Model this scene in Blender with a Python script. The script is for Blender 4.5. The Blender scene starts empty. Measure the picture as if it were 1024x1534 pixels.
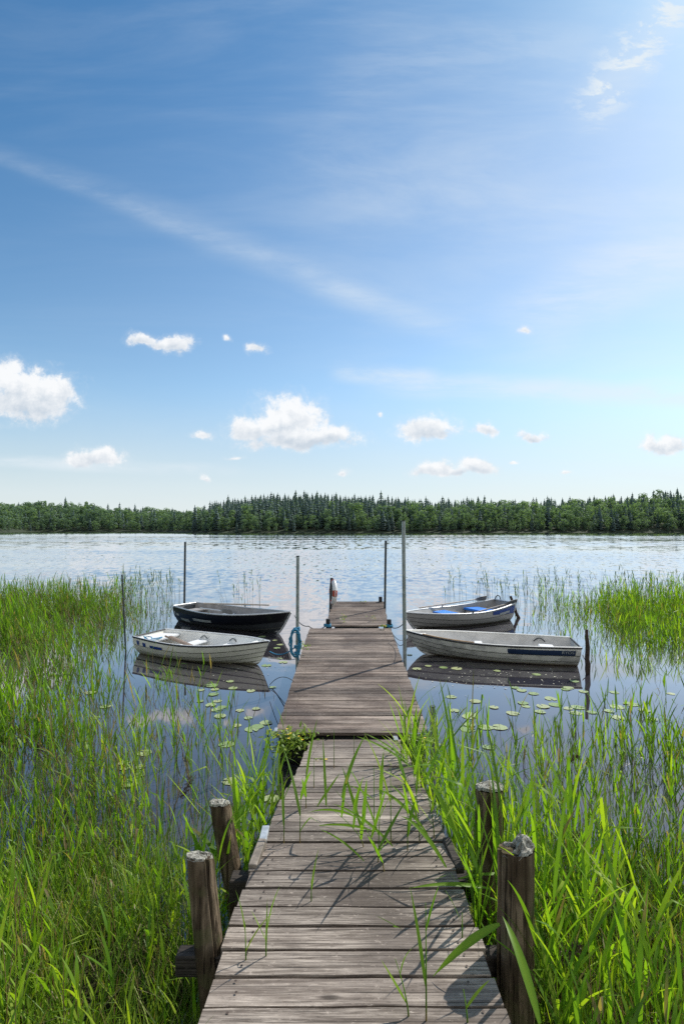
import bpy, bmesh, math, random
import numpy as np
from mathutils import Vector, Matrix, noise as mnoise

random.seed(7)
rng = np.random.default_rng(11)
S = bpy.context.scene
C = S.collection
R = math.radians

# ------------------------------------------------------------------ camera
HC = 2.55            # eye height above the water
F = 767.0            # focal length in photo pixels (18 mm on a 36 mm tall frame)
CX, HY = 512.0, 794.0
cam_d = bpy.data.cameras.new('camera')
cam = bpy.data.objects.new('camera', cam_d); C.objects.link(cam)
cam.location = (0, 0, HC); cam.rotation_euler = (R(90), 0, 0)
cam_d.sensor_fit = 'VERTICAL'; cam_d.sensor_height = 36; cam_d.lens = 18
cam_d.shift_y = 27 / 1534
cam_d.clip_start = 0.05; cam_d.clip_end = 9000
S.camera = cam

def at(px, py, Y):
    return Vector(((px - CX) / F * Y, Y, HC - (py - HY) / F * Y))
def onz(px, py, z=0.0):
    Y = F * (HC - z) / (py - HY)
    return Vector(((px - CX) / F * Y, Y, z))

# ------------------------------------------------------------------ tagging
def tag(o, label=None, cat=None, group=None, kind=None):
    if label: o['label'] = label
    if cat: o['category'] = cat
    if group: o['group'] = group
    if kind: o['kind'] = kind
    return o
def empty(name, loc, rz=0.0):
    o = bpy.data.objects.new(name, None); C.objects.link(o)
    o.location = loc; o.rotation_euler = (0, 0, rz); o.empty_display_size = .1
    return o
def link(name, me, mat=None, parent=None):
    o = bpy.data.objects.new(name, me); C.objects.link(o)
    if mat is not None and len(me.materials) == 0: me.materials.append(mat)
    if parent is not None: o.parent = parent
    return o

# ------------------------------------------------------------------ mesh helpers
class MB:
    """collects verts / faces with optional per-vertex tint"""
    def __init__(s): s.v = []; s.f = []; s.t = []; s.m = []
    def add(s, vs, fs, tint=0.0, mi=0):
        b = len(s.v)
        s.v += [tuple(p) for p in vs]
        s.f += [tuple(i + b for i in f) for f in fs]
        s.t += [tint] * len(vs) if not hasattr(tint, '__len__') else list(tint)
        s.m += [mi] * len(fs)
    def box(s, c, size, rot=None, tint=0.0, bev=0.0):
        hx, hy, hz = size[0] / 2, size[1] / 2, size[2] / 2
        bm = bmesh.new()
        bmesh.ops.create_cube(bm, size=1)
        for v in bm.verts: v.co = Vector((v.co.x * 2 * hx, v.co.y * 2 * hy, v.co.z * 2 * hz))
        if bev > 0: bmesh.ops.bevel(bm, geom=bm.edges[:], offset=bev, segments=1, affect='EDGES')
        bm.verts.index_update()
        M = (rot if rot is not None else Matrix.Identity(3))
        s.add([M @ v.co + Vector(c) for v in bm.verts], [[v.index for v in f.verts] for f in bm.faces], tint)
        bm.free()
    def tube(s, pts, r, n=6, cap=True, tint=0.0):
        pts = [Vector(p) for p in pts]
        rs = r if hasattr(r, '__len__') else [r] * len(pts)
        vs = []; fs = []
        up = None
        for i, p in enumerate(pts):
            d = (pts[min(i + 1, len(pts) - 1)] - pts[max(i - 1, 0)])
            d = d.normalized() if d.length > 1e-9 else Vector((0, 0, 1))
            if up is None:
                up = Vector((0, 0, 1)) if abs(d.z) < .9 else Vector((1, 0, 0))
            a = d.cross(up); a = a.normalized() if a.length > 1e-6 else Vector((1, 0, 0))
            b = a.cross(d).normalized(); up = b
            for k in range(n):
                th = 2 * math.pi * k / n
                vs.append(p + rs[i] * (math.cos(th) * a + math.sin(th) * b))
        for i in range(len(pts) - 1):
            for k in range(n):
                k2 = (k + 1) % n
                fs.append((i * n + k, i * n + k2, (i + 1) * n + k2, (i + 1) * n + k))
        if cap:
            fs.append(tuple(range(n))[::-1]); fs.append(tuple((len(pts) - 1) * n + k for k in range(n)))
        s.add(vs, fs, tint)
    def mesh(s, name, smooth=False, sharp=None):
        me = bpy.data.meshes.new(name)
        me.from_pydata(s.v, [], s.f); me.update()
        if any(s.m): me.polygons.foreach_set('material_index', np.array(s.m, dtype=np.int32))
        if any(s.t):
            a = me.attributes.new('tint', 'FLOAT', 'POINT'); a.data.foreach_set('value', np.array(s.t, dtype=np.float32))
        if smooth:
            me.polygons.foreach_set('use_smooth', np.ones(len(me.polygons), dtype=bool))
            if sharp: me.set_sharp_from_angle(angle=R(sharp))
        return me
    def build(s, name, mat, parent=None, smooth=False, sharp=None):
        o = link(name, s.mesh(name, smooth, sharp), mat, parent)
        if any(s.m): o.data.materials.append(M['lap_shade'])
        return o

def np_mesh(name, verts, quads, tint):
    me = bpy.data.meshes.new(name)
    nv, nf = len(verts), len(quads)
    me.vertices.add(nv); me.vertices.foreach_set('co', verts.astype(np.float32).ravel())
    me.loops.add(nf * 4); me.loops.foreach_set('vertex_index', quads.astype(np.int32).ravel())
    me.polygons.add(nf); me.polygons.foreach_set('loop_start', np.arange(0, nf * 4, 4, dtype=np.int32))
    me.update(calc_edges=True)
    a = me.attributes.new('tint', 'FLOAT', 'POINT'); a.data.foreach_set('value', tint.astype(np.float32))
    me.polygons.foreach_set('use_smooth', np.ones(nf, dtype=bool))
    return me

# ------------------------------------------------------------------ shader helper
class NT:
    def __init__(s, tree): s.t = tree; s.n = tree.nodes; s.l = tree.links
    def node(s, typ, **kw):
        x = s.n.new(typ)
        for k, v in kw.items(): setattr(x, k, v)
        return x
    def put(s, sock, val):
        if isinstance(val, bpy.types.NodeSocket): s.l.new(val, sock)
        elif val is not None:
            if hasattr(val, '__len__') and sock.type == 'RGBA' and len(val) == 3: val = (*val, 1)
            sock.default_value = val
    def math(s, op, a, b=None, c=None, clamp=False):
        x = s.node('ShaderNodeMath', operation=op, use_clamp=clamp)
        s.put(x.inputs[0], a)
        if b is not None: s.put(x.inputs[1], b)
        if c is not None: s.put(x.inputs[2], c)
        return x.outputs[0]
    def add(s, a, b): return s.math('ADD', a, b)
    def sub(s, a, b): return s.math('SUBTRACT', a, b)
    def mul(s, a, b): return s.math('MULTIPLY', a, b)
    def div(s, a, b): return s.math('DIVIDE', a, b)
    def maxi(s, a, b): return s.math('MAXIMUM', a, b)
    def step(s, x, lo, hi, o0=0.0, o1=1.0, smooth=True):
        m = s.node('ShaderNodeMapRange', interpolation_type='SMOOTHSTEP' if smooth else 'LINEAR', clamp=True)
        s.put(m.inputs[0], x); s.put(m.inputs[1], lo); s.put(m.inputs[2], hi); s.put(m.inputs[3], o0); s.put(m.inputs[4], o1)
        return m.outputs[0]
    def mix(s, f, a, b, blend='MIX'):
        m = s.node('ShaderNodeMix', data_type='RGBA', blend_type=blend)
        s.put(m.inputs[0], f); s.put(m.inputs[6], a); s.put(m.inputs[7], b)
        return m.outputs[2]
    def ramp(s, f, stops):
        r = s.node('ShaderNodeValToRGB'); s.put(r.inputs[0], f)
        e = r.color_ramp.elements
        while len(e) < len(stops): e.new(.5)
        for x, (p, c) in zip(e, stops): x.position = p; x.color = (*c, 1)
        return r.outputs[0]
    def noise(s, vec, scale, detail=4, rough=.5, dist=0.0):
        x = s.node('ShaderNodeTexNoise'); s.put(x.inputs['Vector'], vec)
        s.put(x.inputs['Scale'], scale); s.put(x.inputs['Detail'], detail); s.put(x.inputs['Roughness'], rough); s.put(x.inputs['Distortion'], dist)
        return x.outputs[0]
    def mapping(s, vec, loc=(0, 0, 0), rot=(0, 0, 0), scale=(1, 1, 1)):
        x = s.node('ShaderNodeMapping'); s.put(x.inputs[0], vec); s.put(x.inputs[1], loc); s.put(x.inputs[2], rot); s.put(x.inputs[3], scale)
        return x.outputs[0]
    def coord(s, which='Object'): return s.node('ShaderNodeTexCoord').outputs[which]
    def pos(s): return s.node('ShaderNodeNewGeometry').outputs['Position']
    def attr(s, name):
        x = s.node('ShaderNodeAttribute', attribute_name=name); return x.outputs['Fac']
    def bump(s, h, strength=.3, dist=.01):
        b = s.node('ShaderNodeBump'); s.put(b.inputs['Strength'], strength); s.put(b.inputs['Distance'], dist); s.put(b.inputs['Height'], h)
        return b.outputs[0]

def material(name):
    m = bpy.data.materials.new(name); m.use_nodes = True
    nt = NT(m.node_tree); nt.n.clear()
    out = nt.node('ShaderNodeOutputMaterial')
    return m, nt, out
def principled(nt, out, color, rough=.6, normal=None, metallic=0.0, spec=.5):
    p = nt.node('ShaderNodeBsdfPrincipled')
    nt.put(p.inputs['Base Color'], color); nt.put(p.inputs['Roughness'], rough); nt.put(p.inputs['Metallic'], metallic)
    nt.put(p.inputs['Specular IOR Level'], spec)
    if normal is not None: nt.put(p.inputs['Normal'], normal)
    nt.l.new(p.outputs[0], out.inputs[0])
    return p

def simple(name, col, rough=.5, var=.25, scale=8.0, metallic=0.0, bump=0.0, dark=None):
    """paint / metal / rope with uneven wear"""
    m, nt, out = material(name)
    n = nt.noise(nt.coord(), scale, 6, .6)
    d = dark if dark else tuple(c * (1 - var * 2) for c in col)
    c = nt.mix(nt.step(n, .35, .65), d, col)
    principled(nt, out, c, rough, nt.bump(n, bump, .01) if bump else None, metallic)
    return m

def leaf_material(name, stops, trans=.45, rough=.45, haze=None):
    m, nt, out = material(name)
    t = nt.attr('tint')
    col = nt.ramp(t, stops)
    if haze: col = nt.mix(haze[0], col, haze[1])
    p = nt.node('ShaderNodeBsdfPrincipled'); nt.put(p.inputs['Base Color'], col); nt.put(p.inputs['Roughness'], rough)
    nt.put(p.inputs['Specular IOR Level'], .35)
    tr = nt.node('ShaderNodeBsdfTranslucent')
    nt.put(tr.inputs[0], nt.mix(1.0, col, (1.45, 1.5, .45), 'MULTIPLY'))
    mx = nt.node('ShaderNodeMixShader'); nt.put(mx.inputs[0], trans)
    nt.l.new(p.outputs[0], mx.inputs[1]); nt.l.new(tr.outputs[0], mx.inputs[2]); nt.l.new(mx.outputs[0], out.inputs[0])
    return m

def wood_material(name, pale, dark, stain, grain=(1.2, 45, 45), use_tint=True):
    m, nt, out = material(name)
    co = nt.coord()
    t = nt.attr('tint')
    off = nt.node('ShaderNodeCombineXYZ'); nt.put(off.inputs[0], nt.mul(t, 31.0)); nt.put(off.inputs[1], nt.mul(t, 3.7)); nt.put(off.inputs[2], nt.mul(t, 11.0))
    va = nt.node('ShaderNodeVectorMath', operation='ADD'); nt.put(va.inputs[0], co); nt.l.new(off.outputs[0], va.inputs[1])
    v = va.outputs[0]
    g = nt.noise(nt.mapping(v, scale=grain), 1.0, 8, .68, 1.1)
    g2 = nt.noise(nt.mapping(v, scale=(grain[0] * .5, grain[1] * 3.2, grain[2] * 3.2)), 1.0, 4, .6)
    blot = nt.noise(nt.mapping(v, scale=(1.6, 3.5, 3.5)), 1.0, 5, .6)
    wide = nt.noise(nt.mapping(co, scale=(.9, .7, .7)), 1.0, 3, .55)
    c = nt.mix(nt.step(g, .40, .60), dark, pale)
    c = nt.mix(nt.step(blot, .42, .70, 0, .75), c, stain)
    c = nt.mix(nt.step(wide, .46, .60, 0, .75), c, stain)
    c = nt.mix(nt.step(g2, .36, .43, .85, 0), c, tuple(x * .22 for x in dark))
    tone = nt.step(t, 0, 1, .58, 1.25, smooth=False)
    tc = nt.node('ShaderNodeCombineXYZ'); [nt.put(tc.inputs[i], tone) for i in range(3)]
    c = nt.mix(1.0, c, tc.outputs[0], 'MULTIPLY')
    sp = nt.noise(nt.mapping(v, scale=(26, 60, 60)), 1.0, 6, .75)
    c = nt.mix(nt.step(sp, .56, .70, 0, .55), c, tuple(min(1, x * 1.45) for x in pale))
    c = nt.mix(nt.step(sp, .44, .32, 0, .55), c, tuple(x * .4 for x in dark))
    # knots
    vo = nt.node('ShaderNodeTexVoronoi'); nt.put(vo.inputs['Vector'], nt.mapping(v, scale=(2.6, 8.0, 8.0))); nt.put(vo.inputs['Scale'], 1.0)
    kn = nt.step(vo.outputs['Distance'], .05, .14, .8, 0)
    c = nt.mix(kn, c, tuple(x * .35 for x in dark))
    h = nt.add(g, nt.mul(g2, .7))
    principled(nt, out, c, nt.step(blot, .3, .7, .62, .85), nt.bump(h, .7, .008), spec=.22)
    return m

M = {}
M['deck_near'] = wood_material('deck_wood_near', (.43, .365, .305), (.15, .12, .097), (.125, .10, .084), (2.6, 60, 60))
M['deck_far'] = wood_material('deck_wood_far', (.34, .272, .222), (.12, .092, .074), (.095, .07, .058), (2.0, 60, 60))
M['beam'] = wood_material('beam_wood', (.12, .10, .085), (.05, .042, .036), (.035, .03, .026), (2, 30, 30))
M['post'] = None
M['steel'] = simple('galvanised_steel', (.33, .36, .36), .45, .15, 14, .6)
M['dark_steel'] = simple('dark_steel', (.055, .065, .07), .5, .2, 14, .3)
M['bracket'] = simple('bracket_steel', (.55, .57, .6), .4, .15, 20, .5)
M['strap'] = simple('strap_wood', (.30, .25, .20), .7, .25, 14)
M['black_float'] = simple('black_float', (.012, .012, .012), .6, .2, 6)
M['nail'] = simple('rusty_nail', (.07, .045, .032), .6, .2, 30)
M['black'] = simple('black_rubber', (.012, .012, .014), .5, .2, 10)
M['white_hull'] = simple('white_hull', (.84, .81, .70), .3, .05, 3)
M['white_in'] = simple('white_interior', (.90, .88, .82), .4, .04, 4)
M['grey_hull'] = simple('grey_hull', (.50, .50, .49), .45, .14, 5)
M['grey_in'] = simple('grey_interior', (.72, .69, .64), .55, .10, 4)
M['alu'] = simple('aluminium_hull', (.50, .48, .45), .42, .10, 5, .2)
M['alu_in'] = simple('aluminium_interior', (.42, .40, .37), .5, .10, 5, .3)
M['dark_in'] = simple('worn_interior', (.36, .345, .33), .6, .14, 5)
M['dark_hull'] = simple('dark_hull', (.055, .06, .065), .35, .15, 5)
M['lap_shade'] = simple('plank_lap_shade', (.16, .16, .14), .6, .1, 9)  # shadow line under each hull strake lap, painted on as a strip
M['black_paint'] = simple('black_paint', (.006, .006, .008), .25, .1, 5)
M['navy'] = simple('navy_stripe', (.012, .035, .09), .3, .1, 5)
M['blue_label'] = simple('blue_label', (.015, .06, .30), .3, .1, 5)
M['blue_seat'] = simple('blue_seat', (.02, .22, .75), .5, .06, 5)
M['white_paint'] = simple('white_paint', (.8, .8, .79), .4, .05, 9)
M['label_grey'] = simple('label_grey', (.42, .45, .45), .4, .05, 9)
M['rail_light'] = simple('rail_aluminium', (.62, .62, .61), .35, .08, 9, .4)
M['rail_dark'] = simple('rail_rubber', (.02, .02, .02), .5, .1, 9)
M['tan_rail'] = simple('tan_rail', (.45, .28, .13), .5, .15, 9)
M['oar'] = simple('oar_wood', (.46, .40, .33), .5, .12, 9)
M['oar_brown'] = simple('oar_brown', (.26, .19, .14), .6, .15, 9)
M['oar_grey'] = simple('oar_blade', (.16, .17, .18), .5, .15, 9)
M['blue_rope'] = simple('blue_rope', (.04, .25, .42), .8, .15, 60, bump=.4)
M['grey_rope'] = simple('grey_rope', (.10, .10, .10), .8, .15, 60)
M['buoy_white'] = simple('buoy_white', (.75, .74, .72), .5, .06, 10)
M['buoy_red'] = simple('buoy_red', (.42, .07, .04), .5, .12, 10)
M['lichen'] = None
M['brown_stake'] = simple('stake_wood', (.075, .045, .03), .85, .3, 12, bump=.5)

# post wood: grain runs vertically, lichen on the very top
def post_material():
    m, nt, out = material('weathered_post')
    co = nt.coord()
    g = nt.noise(nt.mapping(co, scale=(34, 34, 1.6)), 1.0, 7, .62, .3)
    b = nt.noise(nt.mapping(co, scale=(6, 6, 3.0)), 1.0, 4, .55)
    c = nt.mix(nt.step(g, .35, .65), (.05, .036, .024), (.24, .182, .122))
    c = nt.mix(nt.step(b, .45, .62, 0, .8), c, (.055, .038, .024))
    k2 = nt.noise(nt.mapping(co, scale=(60, 60, 2.2)), 1.0, 3, .6)
    c = nt.mix(nt.step(k2, .36, .42, .8, 0), c, (.015, .011, .008))
    x = nt.node('ShaderNodeSeparateXYZ'); nt.put(x.inputs[0], co)
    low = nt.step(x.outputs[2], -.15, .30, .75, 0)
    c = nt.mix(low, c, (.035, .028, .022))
    c = nt.mix(nt.mul(nt.step(nt.noise(co, 9, 3), .52, .66), .5), c, (.10, .10, .045))
    principled(nt, out, c, .85, nt.bump(nt.add(g, k2), .9, .014), spec=.08)
    return m
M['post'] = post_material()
def lichen_material():
    m, nt, out = material('lichen')
    co = nt.coord()
    n = nt.noise(co, 55, 5, .7)
    c = nt.ramp(n, [(.30, (.03, .025, .02)), (.42, (.22, .205, .17)), (.56, (.50, .48, .41)), (.75, (.66, .64, .56))])
    principled(nt, out, c, .95, nt.bump(n, 1.0, .02), spec=.1)
    return m
M['lichen'] = lichen_material()

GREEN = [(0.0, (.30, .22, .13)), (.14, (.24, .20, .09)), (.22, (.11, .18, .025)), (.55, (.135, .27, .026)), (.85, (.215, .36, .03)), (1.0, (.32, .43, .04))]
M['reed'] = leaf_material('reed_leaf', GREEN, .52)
M['reed_far'] = leaf_material('reed_far_leaf', [(0.0, (.22, .17, .11)), (.14, (.16, .14, .07)), (.25, (.06, .10, .03)), (.7, (.09, .17, .03)), (1.0, (.17, .25, .04))], .35)
M['grass'] = leaf_material('grass_blade', [(0.0, (.30, .25, .13)), (.12, (.22, .20, .08)), (.2, (.06, .12, .02)), (.6, (.17, .29, .025)), (1.0, (.29, .39, .035))], .42)
M['weed'] = leaf_material('weed_leaf', [(0.0, (.12, .20, .03)), (1.0, (.28, .37, .05))], .4)
M['yellow'] = simple('yellow_petal', (.75, .52, .02), .6, .1, 9)
M['plume'] = simple('reed_plume', (.20, .14, .10), .9, .3, 30)

def pad_material():
    m, nt, out = material('lily_pad')
    t = nt.attr('tint')
    n = nt.noise(nt.coord(), 14, 3)
    c = nt.mix(nt.step(n, .35, .65, 0, .5), nt.ramp(t, [(0, (.20, .29, .09)), (.6, (.30, .38, .16)), (1, (.42, .43, .22))]), (.24, .30, .11))
    principled(nt, out, c, .32, nt.bump(n, .3, .01), spec=.55)
    return m
M['pad'] = pad_material()

# ------------------------------------------------------------------ sky & sun
SUN_AZ, SUN_EL = 48.0, 47.0      # azimuth measured from +Y towards +X
sd = Vector((math.sin(R(SUN_AZ)) * math.cos(R(SUN_EL)), math.cos(R(SUN_AZ)) * math.cos(R(SUN_EL)), math.sin(R(SUN_EL))))
sun_d = bpy.data.lights.new('sun', 'SUN'); sun_d.energy = 4.8; sun_d.angle = R(.53); sun_d.color = (1, .955, .88)
sun = bpy.data.objects.new('sun', sun_d); C.objects.link(sun)
sun.rotation_euler = sd.to_track_quat('Z', 'Y').to_euler(); sun.location = sd * 50

world = bpy.data.worlds.new('World'); S.world = world; world.use_nodes = True
world.cycles.sampling_method = 'MANUAL'; world.cycles.sample_map_resolution = 512
w = NT(world.node_tree); w.n.clear()
wo = w.node('ShaderNodeOutputWorld'); bg = w.node('ShaderNodeBackground'); w.l.new(bg.outputs[0], wo.inputs[0])
sky = w.node('ShaderNodeTexSky', sky_type='NISHITA'); sky.sun_disc = False
sky.sun_elevation = R(SUN_EL); sky.sun_rotation = R(SUN_AZ)
sky.air_density = 1.0; sky.dust_density = .5; sky.ozone_density = 1.6; sky.altitude = 100
SKY_STRENGTH = .115
bg.inputs[1].default_value = SKY_STRENGTH
d = w.coord('Generated')
sx = w.node('ShaderNodeSeparateXYZ'); w.put(sx.inputs[0], d)
dx, dy, dz = sx.outputs
front = w.step(dy, .05, .2)
dyc = w.maxi(dy, .05)
u = w.div(dx, dyc); v = w.div(dz, dyc)
pv = w.node('ShaderNodeCombineXYZ'); w.put(pv.inputs[0], u); w.put(pv.inputs[1], v)
P2 = pv.outputs[0]
col = sky.outputs[0]
hs = w.node('ShaderNodeHueSaturation'); w.put(hs.inputs['Saturation'], 1.12); w.put(hs.inputs['Value'], .95); w.put(hs.inputs['Color'], col)
col = hs.outputs[0]
air = w.step(w.sub(v, w.mul(u, .25)), 1.15, .25)
col = w.mix(1.0, col, w.mix(w.step(v, .04, .30), (.98, 1.02, 1.02), w.mix(air, (.80, 1.22, 1.30), (1.60, 1.58, 1.42))), 'MULTIPLY')
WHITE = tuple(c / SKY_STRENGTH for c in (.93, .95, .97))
col = w.mix(w.step(dy, .0, -.6, 0, .75), col, tuple(c / SKY_STRENGTH for c in (.86, .85, .82)))   # added fill: unseen sky behind the camera brightened to lift shaded sides
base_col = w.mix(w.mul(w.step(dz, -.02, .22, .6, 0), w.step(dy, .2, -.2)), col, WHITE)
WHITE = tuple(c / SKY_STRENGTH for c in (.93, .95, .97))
# high thin veil, streaked from upper left to lower right
vn = w.noise(w.mapping(P2, rot=(0, 0, R(28)), scale=(.9, 4.2, 1)), 1.4, 7, .6, .5)
veil = w.mul(w.step(vn, .38, .80), .26)
sunside = w.step(w.add(u, w.mul(v, .35)), -.35, 1.05)
veil = w.mul(veil, w.add(.35, w.mul(sunside, 1.0)))
glow = w.mul(w.step(w.add(u, w.mul(v, .55)), .20, 1.70), .12)
low = w.step(v, -.04, .30, .84, 0)
warp = w.noise(P2, 2.2, 4, .55)
def streak(cu, cv, ang, half, thick, power, seed, thick2=None, lo=.36, hi=.62, freq=(1.2, 7.0)):
    ca, sa = math.cos(R(ang)), math.sin(R(ang))
    ru = w.sub(u, cu); rv = w.sub(v, cv)
    a = w.add(w.mul(ru, ca), w.mul(rv, sa)); b = w.sub(w.mul(rv, ca), w.mul(ru, sa))
    b = w.add(b, w.mul(w.sub(warp, .5), thick * 1.6))
    th = w.step(a, -half, half, thick, thick2, False) if thick2 else thick
    m = w.mul(w.step(w.div(w.math('ABSOLUTE', b), th), .05, 1.0, 1, 0), w.step(w.math('ABSOLUTE', a), half * .55, half, 1, 0))
    n = w.noise(w.mapping(P2, loc=(seed, seed * .37, 0), rot=(0, 0, R(-ang)), scale=(freq[0], freq[1], 1)), 3.2, 8, .66, .4)
    return w.mul(w.mul(m, w.step(n, lo, hi, .25, 1)), power)
def uv(px, py): return (px - CX) / F, (HY - py) / F
st = [streak(*uv(310, 350), -20.5, .64, .026, .11, 1.0, .075, lo=.30, hi=.70, freq=(1.6, 6.0)),
      streak(*uv(330, 362), -20.5, .60, .013, .09, 8.3, .045, lo=.38, hi=.62, freq=(3.0, 12.0)),
      streak(*uv(430, 400), -22, .36, .05, .09, 2.7, lo=.36, hi=.64, freq=(2.5, 7.0)),
      streak(*uv(760, 300), -12, .55, .20, .13, 6.6, lo=.34, hi=.66, freq=(1.5, 5.0)),
      streak(*uv(600, 470), -19, .25, .04, .14, 4.0),
      streak(*uv(972, 45), 58, .26, .085, .85, 2.3, lo=.47, hi=.60, freq=(3.4, 8.0)),
      streak(*uv(575, 562), -3, .12, .03, .42, 6.1),
      streak(*uv(860, 585), -2, .46, .038, .55, 7.7, lo=.3, hi=.6),
      streak(*uv(960, 410), 20, .34, .09, .32, 9.1),
      streak(*uv(120, 695), -2, .36, .018, .32, 5.2),
      streak(*uv(700, 90), 8, .34, .10, .16, 3.3)]
thin = w.add(w.add(veil, glow), low)
for s_ in st: thin = w.add(thin, s_)
thin = w.math('MINIMUM', w.mul(thin, front), .93)
col = w.mix(thin, col, tuple(c / SKY_STRENGTH for c in (.80, .875, .93)))
# cumulus: (px, py, half width, half height, strength)
CL = [(213, 512, 28, 15, .9), (266, 518, 26, 20, 1), (240, 518, 30, 12, .8),
      (342, 512, 9, 13, .5), (386, 524, 26, 12, .45),
      (42, 600, 66, 46, 1.15), (15, 575, 40, 38, 1), (80, 585, 36, 30, .95),
      (140, 692, 44, 20, 1), (155, 684, 22, 16, .9),
      (432, 634, 54, 40, 1.15), (482, 655, 54, 24, 1.05), (372, 645, 34, 22, 1), (445, 660, 84, 18, 1.05), (408, 640, 36, 26, 1),
      (300, 652, 30, 14, .38), (642, 645, 44, 24, 1), (660, 652, 22, 22, .7), (725, 644, 24, 14, .8), (801, 655, 26, 10, .8),
      (652, 706, 34, 15, 1), (714, 701, 34, 17, 1), (684, 708, 26, 9, .85), (305, 716, 15, 9, .65), (350, 684, 22, 8, .5), (514, 708, 14, 9, .6),
      (992, 668, 42, 18, .95), (846, 706, 14, 7, .5), (766, 688, 13, 6, .45), (790, 497, 16, 12, .55), (570, 620, 10, 8, .3)]
nz1 = w.noise(P2, 24, 7, .70, .15)
nz2 = w.noise(w.mapping(P2, loc=(-.008, -.011, 0)), 24, 7, .70, .15)
nzb = w.noise(P2, 6, 3, .5)
wob = w.node('ShaderNodeVectorMath', operation='SCALE'); 
nzc = w.node('ShaderNodeTexNoise'); w.put(nzc.inputs['Vector'], P2); w.put(nzc.inputs['Scale'], 14); w.put(nzc.inputs['Detail'], 4)
sb = w.node('ShaderNodeVectorMath', operation='SUBTRACT'); w.l.new(nzc.outputs['Color'], sb.inputs[0]); sb.inputs[1].default_value = (.5, .5, .5)
w.l.new(sb.outputs[0], wob.inputs[0]); wob.inputs['Scale'].default_value = .045
pw = w.node('ShaderNodeVectorMath', operation='ADD'); w.put(pw.inputs[0], P2); w.l.new(wob.outputs[0], pw.inputs[1])
sw = w.node('ShaderNodeSeparateXYZ'); w.l.new(pw.outputs[0], sw.inputs[0])
uw, vw = sw.outputs[0], sw.outputs[1]
D = None; H = None
for (px, py, a_, b_, s_) in CL:
    cu, cv = uv(px, py)
    a_ *= 1.14; b_ *= 1.10
    ex = w.mul(w.sub(uw, cu), F / a_)
    ey0 = w.mul(w.sub(vw, cv), F / b_)
    ey = w.maxi(ey0, w.mul(ey0, -1.5))
    rr = w.math('SQRT', w.add(w.mul(ex, ex), w.mul(ey, ey)))
    den = w.sub(w.maxi(w.sub(1.0, rr), -1.2), .75 * (1 - s_))
    hh = w.mul(w.maxi(den, 0.0), ey0)
    D = den if D is None else w.math('SMOOTH_MAX', D, den, .08)
    H = hh if H is None else w.add(H, hh)
dens = w.add(w.add(D, .07), w.mul(w.sub(nz1, .5), 1.75))
alpha = w.mul(w.add(w.mul(w.step(dens, .10, .55), .84), w.mul(w.step(dens, -.22, .30), .16)), front)
emb = w.mul(w.sub(nz1, nz2), 2.0)
lit = w.add(w.add(w.mul(H, 1.6), emb), w.add(.61, w.step(dens, .35, .95, .05, -.22)))
lit = w.math('MINIMUM', w.maxi(lit, 0.0), 1.0)
ccol = w.mix(lit, tuple(c / SKY_STRENGTH for c in (.62, .69, .77)), tuple(c / SKY_STRENGTH for c in (.975, .985, .995)))
full_col = w.mix(w.mul(alpha, .96), col, ccol)
def backg(c):
    x_ = w.node('ShaderNodeBackground'); w.put(x_.inputs[0], c); x_.inputs[1].default_value = SKY_STRENGTH; return x_.outputs[0]
def mixs(f, a_, b_):
    x_ = w.node('ShaderNodeMixShader'); w.put(x_.inputs[0], f); w.l.new(a_, x_.inputs[1]); w.l.new(b_, x_.inputs[2]); return x_.outputs[0]
band = w.mul(w.math('LESS_THAN', v, .46), w.math('GREATER_THAN', dz, -.01))
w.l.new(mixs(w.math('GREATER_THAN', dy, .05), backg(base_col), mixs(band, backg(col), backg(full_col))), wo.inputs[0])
w.n.remove(bg)

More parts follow.
